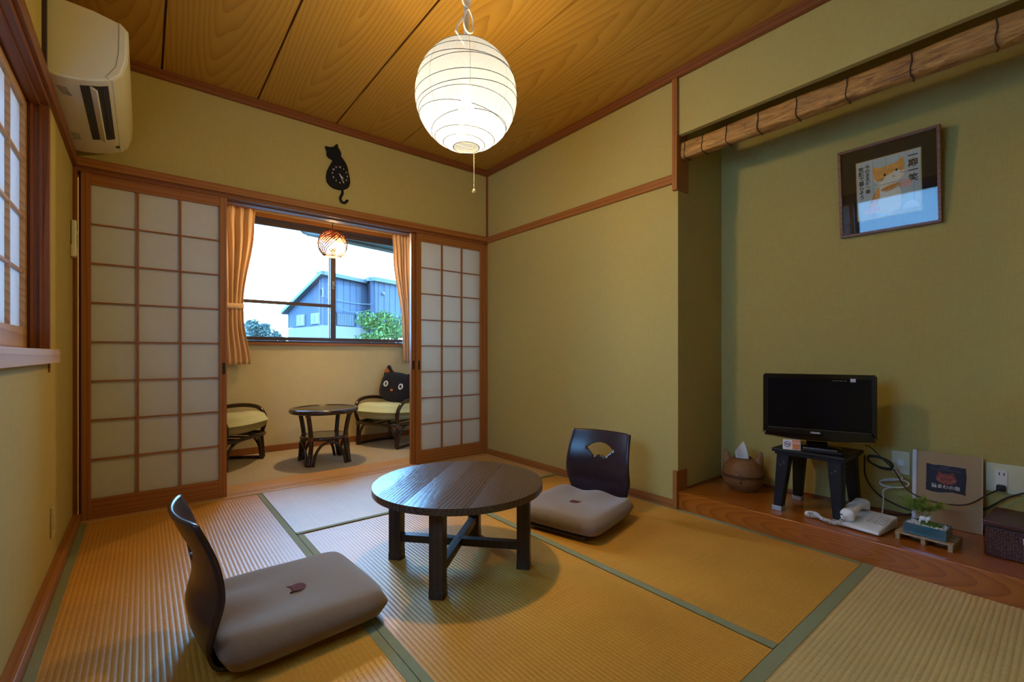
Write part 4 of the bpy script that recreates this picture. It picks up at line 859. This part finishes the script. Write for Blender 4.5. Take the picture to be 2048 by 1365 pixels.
# ================================================================== CHEST
t = thing('woven_chest', 'dark red-brown woven lidded box at the right end of the alcove platform', 'box', (2.477, .218, .098), math.radians(-3))
m, n, L, b = newmat('woven_red_reed'); setp(b, Roughness=.4)
tcn = n.new('ShaderNodeTexCoord'); vo = n.new('ShaderNodeTexVoronoi'); vo.inputs['Scale'].default_value = 130; vo.inputs['Randomness'].default_value = .35; L.new(tcn.outputs['Object'], vo.inputs['Vector'])
cr_ = n.new('ShaderNodeValToRGB'); q = cr_.color_ramp.elements; q[0].position = .05; q[0].color = (.20, .085, .055, 1); q[1].position = .38; q[1].color = (.050, .010, .007, 1); L.new(vo.outputs['Distance'], cr_.inputs[0]); L.new(cr_.outputs[0], b.inputs[0])
bp = n.new('ShaderNodeBump'); bp.invert = True; bp.inputs['Strength'].default_value = .6; bp.inputs['Distance'].default_value = .002; L.new(vo.outputs['Distance'], bp.inputs['Height']); L.new(bp.outputs[0], b.inputs['Normal'])
M_LIDR = plain('dark_red_lid', (.070, .014, .009), .35, noise=.3, nscale=120, bump=.3, bscale=250)
obj('body', box(0, .235, -.33, 0, 0, .112), m, t, bevel=.006); ld = obj('lid', MB().box(-.005, .240, -.335, .005, .114, .135), M_LIDR, t, bevel=.005)
obj('hinge_strip', MB().box(-.003, .237, -.332, .002, .110, .1155), M_BLK, t)
obj('clasp', MB().box(-.007, .0, -.125, -.098, .070, .094), plain('clasp_steel', (.55, .58, .65), .2, metal=1), t, bevel=.002)

# ================================================================== WALL OUTLETS AND CABLES
M_IV = plain('ivory_plate', (.66, .60, .40), .4); M_IVW = plain('socket_white', (.76, .75, .74), .4)
t = thing('telephone_outlet', 'ivory wall plate with a telephone socket above the white phone', 'outlet', (AX1, .521, .348))
obj('plate', box(-.006, 0, -.034, .034, -.058, .050), M_IV, t, bevel=.002); jk = obj('socket', box(-.009, -.006, -.013, .013, -.016, .012), M_IVW, t, bevel=.001)
obj('jack_plug', box(-.018, -.009, -.006, .006, -.016, -.004), M_IVW, jk)
t = thing('power_outlet', 'wide ivory power outlet plate with two black plugs at the right end of the alcove', 'outlet', (AX1, .150, .340))
obj('plate', box(-.006, 0, -.115, .092, -.060, .060), M_IV, t, bevel=.002); obj('side_panel', box(-.0065, -.0005, -.114, .091, -.0605, -.0595), M_PRINT, t)
so_ = obj('socket', box(-.009, -.006, .028, .064, -.050, .035), M_IVW, t, bevel=.001); sl_ = MB(); [sl_.box(-.0095, -.0085, y-.0016, y+.0016, .012, .024) for y in (.038, .052)]; obj('slot', sl_, M_BLK, so_)
obj('socket', box(-.009, -.006, -.060, -.010, -.050, .035), M_IV, t, bevel=.001)
M_CBL = plain('black_rubber_cable', (.010, .010, .011), .45)
def cable(name, label, pts, r, mat, plug=None, n=7):
    t = thing(name, label, 'cable', pts[0]); o0 = Vector(pts[0]); P = [Vector(p)-o0 for p in pts]; N = (len(P)-1)*8
    ps = [Vector([smooth(k/8, list(enumerate([p[c] for p in P]))) for c in range(3)]) for k in range(N+1)]
    obj('wire', MB().tube(ps, r, n), mat, t, smooth=True)
    if plug: e_ = P[-1]; obj('plug', MB().box(e_.x+plug[0], e_.x+plug[1], e_.y-.014, e_.y+.014, e_.z-.013, e_.z+.013), mat, t, bevel=.005)
    return t
loop = []
for k in range(26):
    a = -.5+2*PI*3*k/25; loop.append((2.715+.006*math.sin(k*1.7), .585-.048*math.cos(a)+.0*k, .352-.014*k/25+.022*math.sin(a)-.012*math.cos(a)))
cable('power_cable', 'black television cable looped behind the stool and running across the binder to the outlet', [(2.655, .625, .425), (2.69, .61, .41)]+loop+[(2.715, .53, .315), (2.712, .49, .245), (2.70, .44, .218), (2.70, .37, .208), (2.705, .29, .222), (2.74, .235, .268), (2.766, .196, .300)], .0028, M_CBL, (-.004, .022))
cable('power_cable', 'black cable drooping behind the white phone and the binder to the second plug', [(2.70, .64, .37), (2.738, .645, .262), (2.745, .60, .185), (2.755, .52, .145), (2.758, .44, .136), (2.772, .33, .15), (2.77, .245, .20), (2.765, .18, .265), (2.766, .118, .305)], .0036, M_CBL, (-.006, .022))
cable('floor_cable', 'short black cable lying on the platform behind the white phone', [(2.70, .60, .102), (2.72, .56, .104), (2.74, .50, .114), (2.752, .455, .128)], .0036, M_CBL)
cable('floor_cable', 'thin dark cable end on the platform between basket and stool', [(2.70, 1.03, .102), (2.72, 1.06, .103), (2.735, 1.00, .103), (2.75, .93, .104)], .0028, M_CBL)
wl2 = [(2.772, .522, .332), (2.765, .535, .305), (2.755, .51, .275)]
for k in range(34):
    a = .4+2*PI*3.6*k/33; wl2.append((2.745+.006*math.sin(k*2.3), .538+.054*math.cos(a), .250+.020*math.sin(a)+.008*(-math.cos(a))))
wl2 += [(2.735, .572, .215), (2.70, .568, .165), (2.62, .555, .140), (2.575, .55, .135)]
cable('telephone_cable', 'white telephone cable in a loose bundle below the telephone socket', wl2, .0026, M_TEL)
# ================================================================== SUNROOM FURNITURE
M_CANE = plain('dark_lacquered_cane', (.030, .012, .010), .22, .5, noise=.3, nscale=30, coat=.3); M_BIND = plain('cane_binding', (.14, .05, .02), .4, noise=.3, nscale=150)
def arc(p, q, mid, n=14): p, q, mid = Vector(p), Vector(q), Vector(mid); return [p*(1-k)**2+mid*2*k*(1-k)+q*k*k for k in [i/n for i in range(n+1)]]
def spl(pts, n=8): return [Vector([smooth(k/n, list(enumerate([p[c] for p in pts]))) for c in range(3)]) for k in range((len(pts)-1)*n+1)]
t = thing('cane_table', 'round glass-topped dark cane side table with lower shelf in the sunroom', 'table', (1.14, 3.84, -.012), math.radians(-3))
obj('rim', MB().tube(ring(.245, .418, 48), .019, 10, closed=True), M_CANE, t, smooth=True)
obj('glass_top', MB().lathe([(.0, .424), (.236, .424), (.238, .427), (.236, .431), (.0, .431)], 48), glass('table_glass', (.80, .86, .84)), t)
obj('woven_top', MB().lathe([(.0, .415), (.23, .415), (.23, .421), (0, .421)], 40), plain('woven_cane', (.42, .32, .18), .6, noise=.25, nscale=150), t)
obj('shelf_rim', MB().tube(ring(.172, .205, 40), .014, 8, closed=True), M_CANE, t, smooth=True); obj('shelf', MB().lathe([(0, .204), (.17, .204), (.17, .216), (0, .216)], 40), plain('dark_shelf_board', (.09, .045, .035), .25, .5, noise=.2, coat=.3), t)
for k, a in enumerate((math.radians(45), math.radians(135), math.radians(225), math.radians(315))):
    d = Vector((math.cos(a), math.sin(a), 0))
    lg = obj('leg', MB().tube(spl([d*.222+Vector((0, 0, .41)), d*.198+Vector((0, 0, .31)), d*.182+Vector((0, 0, .20)), d*.186+Vector((0, 0, .12)), d*.218+Vector((0, 0, .0))]), .0175, 10), M_CANE, t, smooth=True)
    e_ = Vector((-math.sin(a), math.cos(a), 0))
    for s in (1, -1):
        d2 = Vector((math.cos(a+s*PI/2), math.sin(a+s*PI/2), 0)); mid = (d+d2)*.5*.28
        obj('leg_brace', MB().tube(spl([d*.205+e_*s*.030+Vector((0, 0, .0)), d*.188+e_*s*.042+Vector((0, 0, .09)), d*.165+e_*s*.075+Vector((0, 0, .155)), (d+d2)*.122+Vector((0, 0, .188))]), .0115, 8), M_CANE, lg, smooth=True)
    bd = MB().tube([d*.182+Vector((0, 0, .195)), d*.182+Vector((0, 0, .222))], .0205, 10).tube([d*.219+Vector((0, 0, .385)), d*.223+Vector((0, 0, .408))], .0205, 10); obj('cane_binding', bd, M_BIND, lg)
M_CUSHG = fabric('pale_green_cotton', (.50, .54, .32), weave=500, bump=.15, rough=.85, var=.04); M_CUSHY = fabric('yellow_green_cotton', (.50, .48, .25), weave=500, bump=.15, rough=.85, var=.04)
def cane_chair(label, loc, rz, cmat, clabel):
    t = thing('cane_armchair', label, 'armchair', loc, rz, 'cane armchairs in the sunroom')
    r = .015
    seat = spl([(.245, -.22, .222), (.262, 0, .222), (.245, .22, .222), (.06, .255, .222), (-.17, .20, .225), (-.20, 0, .226), (-.17, -.20, .225), (.06, -.255, .222)]+[(.245, -.22, .222)])
    obj('seat_frame', MB().tube(seat[:-1], r, 8, closed=True), M_CANE, t, smooth=True)
    for y in (-.12, 0, .12): obj('seat_slat', MB().tube([(.25, y, .224), (-.19, y*.9, .226)], .008, 6), M_CANE, t)
    for s in (1, -1):
        obj('arm', MB().tube(spl([(-.235, s*.185, .385), (-.12, s*.235, .425), (.03, s*.268, .442), (.16, s*.272, .425), (.222, s*.262, .36), (.225, s*.25, .28), (.205, s*.24, .215)]), r*1.15, 10), M_CANE, t, smooth=True)
        obj('front_leg', MB().tube(spl([(.205, s*.24, .235), (.212, s*.243, .15), (.222, s*.245, .015)]), r, 8), M_CANE, t, smooth=True)
        obj('leg_brace', MB().tube(spl([(.205, s*.238, .012), (.185, s*.240, .12), (.12, s*.242, .195), (.02, s*.246, .218)]), .011, 8), M_CANE, t, smooth=True)
        obj('front_brace', MB().tube(spl([(.212, s*.225, .012), (.212, s*.215, .12), (.225, s*.16, .195), (.245, s*.06, .215)]), .011, 8), M_CANE, t, smooth=True)
        obj('floor_runner', MB().tube(spl([(.222, s*.245, .013), (.05, s*.235, .013), (-.12, s*.185, .013), (-.16, s*.10, .013)]), .013, 8), M_CANE, t, smooth=True)
        obj('back_leg', MB().tube(spl([(-.14, s*.15, .013), (-.14, s*.165, .12), (-.15, s*.18, .225)]), r, 8), M_CANE, t, smooth=True)
        obj('back_post', MB().tube(spl([(-.10, s*.20, .30), (-.17, s*.185, .38), (-.235, s*.165, .47), (-.27, s*.14, .545)]), r*1.2, 10), M_CANE, t, smooth=True)
        obj('cane_binding', MB().tube([(.212, s*.243, .19), (.207, s*.241, .235)], r*1.3, 10), M_BIND, t)
    obj('back_rail', MB().tube(spl([(-.27, -.14, .545), (-.285, -.07, .585), (-.29, 0, .595), (-.285, .07, .585), (-.27, .14, .545)]), r, 8), M_CANE, t, smooth=True)
    mb = MB()
    for sg in (1, -1):
        def f(u, v, sg=sg):
            E = 3.0; rr = (abs(u)**E+abs(v)**E)**(1/E); mm = max(abs(u), abs(v)); k = mm/rr if rr > 1e-6 else 1
            pf = max(0, 1-mm**4.2)**.5; z = sg*.080*pf
            z += sg*.004*math.sin(11*v+4*u)*pf*max(0, mm-.45) + (.020*u*u if sg > 0 else .004*u)*pf
            return (.025+.285*u*k, .27*v*k, z)
        mb.grid(f, 26, 26, (-1, 1), (-1, 1))
    c = obj('seat_cushion', mb, cmat, t, smooth=True); c.location = (.02, 0, .318); c.rotation_euler = (0, math.radians(-4), 0); wd = c.modifiers.new('w', 'WELD'); wd.merge_threshold = .0006
    pp = [(.025+.286*(math.cos(a)/((abs(math.cos(a))**3+abs(math.sin(a))**3)**(1/3))), .271*(math.sin(a)/((abs(math.cos(a))**3+abs(math.sin(a))**3)**(1/3))), .002) for a in [2*PI*i/48 for i in range(48)]]
    obj('piping', MB().tube(pp, .0035, 5, closed=True), cmat, c, smooth=True)
    return t
cane_chair('dark cane armchair with green cushion right of the cane table', (1.887, 4.190, -.012), math.atan2(-.41, -.91), M_CUSHG, '')
cane_chair('dark cane armchair with yellow-green cushion, half hidden by the left sliding door', (.445, 4.200, -.012), math.atan2(-.63, .77), M_CUSHY, '')
# --- cat cushion
t = thing('cat_cushion', 'black cat-face cushion with orange ears and white ring eyes on the right cane chair', 'cushion', (1.912, 4.235, .374), math.atan2(-.30, -.95)+PI/2)
t.rotation_euler = (math.radians(-14), math.radians(7), math.atan2(-.38, -.92)+PI/2); t.scale = (1.17, 1.1, 1.12)
M_BLF = fabric('black_plush', (.013, .012, .016), weave=500, bump=.6, sheen=.15, var=.2); M_ORF = fabric('orange_felt', (.50, .13, .025), var=.15); M_WHF = fabric('white_felt', (.68, .66, .68), var=.05)
mb = MB()
def ph(u, v): E = 3.6; rr = (abs(u)**E+abs(v)**E)**(1/E); mm = max(abs(u), abs(v)); k = mm/rr if rr > 1e-6 else 1; return u*k, v*k, max(0, 1-mm**4)**.55
for sg in (1, -1):
    def f(u, v, sg=sg): p, q, th = ph(u, v); return (.185*p, sg*.055*th, .138+.135*q*(1-.05*abs(p)))
    mb.grid(f, 24, 24, (-1, 1), (-1, 1))
pil = obj('pillow', mb, M_BLF, t, smooth=True); wd = pil.modifiers.new('w', 'WELD'); wd.merge_threshold = .0006
for s in (1, -1):
    e_ = MB(); ep = [(s*.175, .205), (s*.178, .255), (s*.160, .318), (s*.145, .325), (s*.105, .282), (s*.055, .262), (s*.06, .215)]
    if s < 0: ep = ep
    o = obj('ear', MB().prism(ep if s > 0 else list(reversed(ep)), lambda p, q, d: (p, d, q), -.014, .014), M_BLF, t, bevel=.010, seg=3)
    ip = [(s*.166, .245), (s*.155, .295), (s*.112, .262)]
    obj('inner_ear', MB().prism(ip, lambda p, q, d: (p, d, q), -.0175, -.012), M_ORF, o)
    eye = obj('eye', MB().tube([(s*.083+.018*math.cos(a), -.060, .150+.021*math.sin(a)) for a in [2*PI*i/24 for i in range(24)]], .0070, 8, closed=True), M_WHF, pil, smooth=True)
obj('nose', MB().sphere((-.006, -.057, .105), (.015, .006, .012), 14, 8), M_ORF, pil, smooth=True)
# --- woven pendant
t = thing('woven_pendant_lamp', 'small orange woven mesh pendant lamp glowing before the sunroom window', 'lamp', PEND)
M_OR = plain('orange_strand', (.30, .065, .006), .6, noise=.2, nscale=60)
def pr_(z): return max(.006, .116*math.sqrt(max(0, 1-((z+.006)/.122)**2)))
lat = MB(); cap = MB(); bot = MB()
for s in (1, -1):
    for k in range(18):
        pts = []
        for i in range(21):
            z = -.105+.205*i/20; a = 2*PI*k/30+s*1.9*i/20; r = pr_(z); pts.append((r*math.cos(a), r*math.sin(a), z))
        lat.tube(pts, .0036, 4)
obj('mesh_strand', lat, plain('pale_strand', (.045, .020, .022), .7, .2), t)
for s in (1, -1):
    for k in range(44):
        cap.tube([(pr_(z)*1.012*math.cos(2*PI*k/44+s*.9*i/8), pr_(z)*1.012*math.sin(2*PI*k/44+s*.9*i/8), z) for i, z in enumerate([.03+.084*j/8 for j in range(9)])], .0022, 4)
        if k % 2 == 0: bot.tube([(pr_(z)*1.012*math.cos(2*PI*k/44+s*.5*i/3), pr_(z)*1.012*math.sin(2*PI*k/44+s*.5*i/3), z) for i, z in enumerate([-.108+.022*j/3 for j in range(4)])], .0018, 4)
obj('woven_cap', cap, M_OR, t); obj('woven_band', bot, M_OR, t)
obj('rim_hoop', MB().tube(ring(pr_(-.108), -.108, 32), .0025, 6, closed=True), M_OR, t); obj('bulb', MB().sphere((0, 0, .0), (.034, .034, .040), 14, 10), bulbglass('pendant_bulb', (1, .82, .5), 25), t, smooth=True)
obj('lamp_holder', MB().lathe([(.016, .035), (.018, .06), (.018, .112), (.006, .125)], 14), plain('brown_holder', (.10, .05, .03), .5), t); obj('cord', MB().tube([(0, 0, .12), (0, 0, .51)], .003, 6), M_PULL, t); obj('ceiling_rosette', MB().lathe([(.04, .51), (.038, .49), (.006, .482)], 20), M_WHITEPL, t)

# ================================================================== OUTSIDE
M_SIDE = plain('siding_shaded_tone', (0.0221, 0.0263, 0.0407), .7, .2, noise=.08, nscale=2); M_SIDE2 = plain('siding_lit_tone', (0.0399, 0.0459, 0.0614), .7, .2, noise=.08, nscale=2); M_WHW = plain('pale_lower_wall', (0.1155, 0.0935, 0.0740), .8, .2); M_ROOF = plain('slate_roof_edge', (0.0630, 0.0663, 0.0666), .6, .2); M_WF = plain('white_sash', (0.0945, 0.0765, 0.0629), .5, .2); M_WG = plain('dark_pane', (0.0074, 0.0076, 0.0089), .15, .3)  # lit fronts and shaded sides of one siding, put into two colours
t = thing('grey_house', 'blue-grey two-storey house with sloping roof seen through the sunroom window', 'house', (4.57, 15.5, -3.0))
def frame(C, A):
    C = Vector((C[0]-4.57, C[1]-15.5, 0)); A = Vector((A[0]-4.57, A[1]-15.5, 0)); e_ = (A-C).normalized(); nrm = Vector((e_.y, -e_.x, 0)); 
    if nrm.y > 0: nrm = -nrm
    return lambda p, q, d: tuple(C+e_*p+nrm*d+Vector((0, 0, q+3)))
FL = frame((4.57, 15.5), (4.08, 18)); FR = frame((4.57, 15.5), (6.53, 16.5)); FS = frame((6.44, 15.9), (6.53, 16.5)); F2 = frame((6.44, 15.9), (7.8, 16.4))
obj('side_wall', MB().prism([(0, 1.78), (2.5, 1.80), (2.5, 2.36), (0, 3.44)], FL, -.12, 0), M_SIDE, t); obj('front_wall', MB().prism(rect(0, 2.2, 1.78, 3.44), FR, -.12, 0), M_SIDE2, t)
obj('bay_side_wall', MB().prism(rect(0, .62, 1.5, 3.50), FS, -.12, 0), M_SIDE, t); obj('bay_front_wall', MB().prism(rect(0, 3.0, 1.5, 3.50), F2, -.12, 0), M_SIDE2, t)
obj('lower_side_wall', MB().prism(rect(-.03, 2.5, -3, 1.78), FL, -.12, .03), M_WHW, t); obj('lower_front_wall', MB().prism(rect(-.03, 2.2, -3, 1.80), FR, -.12, .03), M_WHW, t)
obj('roof_verge', MB().prism([(-.14, 3.44), (2.82, 2.30), (2.82, 2.42), (-.14, 3.56)], FL, -.2, .16), M_ROOF, t); obj('roof_eave', MB().prism(rect(-.1, 2.15, 3.42, 3.55), FR, -.2, .18), M_ROOF, t); obj('bay_roof_eave', MB().prism(rect(-.1, 3.0, 3.47, 3.62), F2, -.3, .14), M_ROOF, t); obj('bay_roof_verge', MB().prism(rect(0, .7, 3.47, 3.62), FS, -.2, .10), M_ROOF, t)
sm = MB(); [sm.prism(rect(.3*k+.28, .3*k+.295, 1.8, 3.42), FR, 0, .012) for k in range(6)]; obj('siding_joint', sm, M_SIDE, t); sm = MB(); [sm.prism(rect(.28*k+.2, .28*k+.215, 1.5, 3.47), F2, 0, .012) for k in range(8)]; obj('siding_joint', sm, M_SIDE, t)
obj('floor_band', MB().prism(rect(0, 2.1, 2.62, 2.64), FR, 0, .015), M_SIDE, t)
for F_, x0, x1, y0, y1 in ((FL, 1.25, 1.85, 1.84, 2.22), (FL, .21, .80, 1.86, 2.22), (FL, -.02, .20, 2.72, 3.03), (FR, 1.66, 1.84, 1.90, 2.25), (FS, .08, .60, 2.80, 3.15)):
    o = obj('window', MB().prism(rect(x0, x1, y0, y1), F_, 0, .03), M_WF, t); k = .045*(x1-x0)/.4+.01
    if x1-x0 > .4 and F_ is not FS:
        obj('pane', MB().prism(rect(x0+.05, (x0+x1)/2-.02, y0+.05, y1-.05), F_, .03, .036), M_WG, o); obj('pane', MB().prism(rect((x0+x1)/2+.02, x1-.05, y0+.05, y1-.05), F_, .03, .036), plain('curtained_pane', (0.0263, 0.0238, 0.0222), .3, .2), o)
    else: obj('pane', MB().prism(rect(x0+.05, x1-.05, y0+.05, y1-.05), F_, .03, .036), M_WG, o)
for F_, x0, x1 in ((FR, .55, 1.42), (F2, .38, 1.25)):
    o = obj('shutter_window', MB().prism(rect(x0, x1, 1.84, 2.24), F_, 0, .05), M_WG, t); obj('shutter_hood', MB().prism(rect(x0-.06, x1+.06, 2.24, 2.30), F_, 0, .09), M_SIDE, t)
    sm = MB(); [sm.prism(rect(x0+.04+.09*k, x0+.06+.09*k, 1.86, 2.22), F_, .05, .06) for k in range(9)]; obj('shutter_bar', sm, M_SIDE2, o)
obj('down_pipe', MB().tube([FL(.12, 3.3, .05), FL(.12, 1.75, .05)], .025, 6), M_SIDE2, t); obj('down_pipe', MB().tube([F2(.04, 3.45, .04), F2(.04, 1.5, .04)], .025, 6), M_SIDE2, t)
obj('wall_lamp', MB().sphere(F2(.40, 3.07, .06), .06, 8, 6), M_WF, t); obj('balcony_post', MB().tube([FL(2.62, 2.36, -.05), FL(2.62, 1.8, -.05)], .03, 6), M_SIDE, t)
obj('antenna', MB().tube([(.50, 2.5, 6.2), (.50, 2.5, 7.08)], .016, 5).tube([(.37, 2.5, 7.05), (.66, 2.5, 7.14)], .010, 4).tube([(.40, 2.35, 7.06), (.40, 2.65, 7.06)], .008, 4).tube([(.60, 2.38, 7.12), (.60, 2.62, 7.12)], .008, 4), M_ROOF, t)
obj('overhead_cable', MB().tube(spl([(.05, -.05, 5.72), (1.0, -.05, 5.58), (2.5, .8, 5.70)]), .010, 4).tube(spl([(.42, .2, 5.48), (1.1, .2, 5.30), (2.45, .85, 5.62)]), .010, 4), M_ROOF, t)
# neighbouring eave
t = thing('roof_eave', 'pale blue roof eave hanging into the upper right of the sunroom window', 'eave', (1.28, 5.3, 2.27))
M_EV = plain('eave_blue', (0.0357, 0.0527, 0.0555), .6, .2)
obj('fascia', MB().prism([(0, -.045), (.07, -.105), (1.25, -.18), (1.25, .10), (0, .10)], lambda p, q, d: (p, d, q), -.03, 0), M_EV, t); obj('soffit', MB().prism([(.25, -.08), (1.25, -.15), (1.25, .1), (.25, .1)], lambda p, q, d: (p, d, q), -.42, -.03), M_EV, t); obj('gutter', MB().tube([(-.02, -.04, -.03), (.10, -.04, -.10), (1.28, -.04, -.17)], .025, 8), M_ROOF, t)
# trees and distant block
def foliage(c, R_, nleaf, size, seed):
    random.seed(seed); mb = MB()
    cl_ = [(Vector((random.uniform(-1, 1)*R_[0]*.75, random.uniform(-1, 1)*R_[1]*.7, random.uniform(-.8, .85)*R_[2])), random.uniform(.28, .5)) for _ in range(18)]
    for k in range(nleaf):
        q, rr = random.choice(cl_); d = Vector((random.gauss(0, 1), random.gauss(0, 1), random.gauss(0, 1))).normalized()*rr*random.random()**.4
        p = Vector(c)+q+Vector((d.x*R_[0], d.y*R_[1], d.z*R_[2])); a = Vector((random.gauss(0, 1), random.gauss(0, 1), random.gauss(0, .5))).normalized()*size; b_ = a.cross(Vector((random.random(), random.random(), random.random()))).normalized()*size*.42
        mb.add([p-a, p+b_, p+a, p-b_], [(0, 1, 2, 3)])
    return mb
def leafmat(nm, c1, c2):
    m, n, L, b = newmat(nm); setp(b, Roughness=.6); b.inputs['Specular IOR Level'].default_value = .15; t_ = n.new('ShaderNodeTexCoord'); z = n.new('ShaderNodeTexNoise'); z.inputs['Scale'].default_value = 9; L.new(t_.outputs['Object'], z.inputs[0])
    x_ = n.new('ShaderNodeMix'); x_.data_type = 'RGBA'; x_.inputs[6].default_value = rgb(c1); x_.inputs[7].default_value = rgb(c2); L.new(z.outputs[0], x_.inputs[0]); L.new(x_.outputs[2], b.inputs[0]); return m
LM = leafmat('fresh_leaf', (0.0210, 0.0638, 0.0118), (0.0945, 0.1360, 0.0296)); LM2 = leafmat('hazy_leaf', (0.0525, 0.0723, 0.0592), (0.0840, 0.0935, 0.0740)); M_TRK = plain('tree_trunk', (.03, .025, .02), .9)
def tree(label, loc, R_, nleaf, size, lm, seed, trunk):
    t = thing('leafy_tree', label, 'tree', loc); obj('foliage', foliage((0, 0, trunk), R_, nleaf, size, seed), lm, t); obj('trunk', MB().tube([(0, 0, 0), (.03, 0, trunk*.6), (0, 0, trunk)], [R_[0]*.12, R_[0]*.09, R_[0]*.04], 8), M_TRK, t)
tree('bright green leafy tree low at the right in front of the grey house', (3.50, 8.2, -3.0), (.50, .45, .38), 2600, .040, LM, 4, 4.22)
tree('hazy blue-green tree beside the flat distant block', (5.15, 29, -3.0), (.75, .6, .62), 1500, .10, LM2, 9, 5.15)
tree('small hazy tree between the distant block and the grey house', (6.35, 30.6, -3.0), (.50, .45, .42), 900, .09, LM2, 12, 4.85)
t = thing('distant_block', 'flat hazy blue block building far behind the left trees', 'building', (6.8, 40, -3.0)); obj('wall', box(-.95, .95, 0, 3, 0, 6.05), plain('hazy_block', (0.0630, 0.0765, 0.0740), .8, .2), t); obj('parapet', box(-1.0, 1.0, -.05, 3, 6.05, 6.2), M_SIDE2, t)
struct('ground', box(-60, 80, 6, 120, -3.3, -3.0), plain('grey_ground', (0.0525, 0.0510, 0.0407), .9), 'street level ground outside')
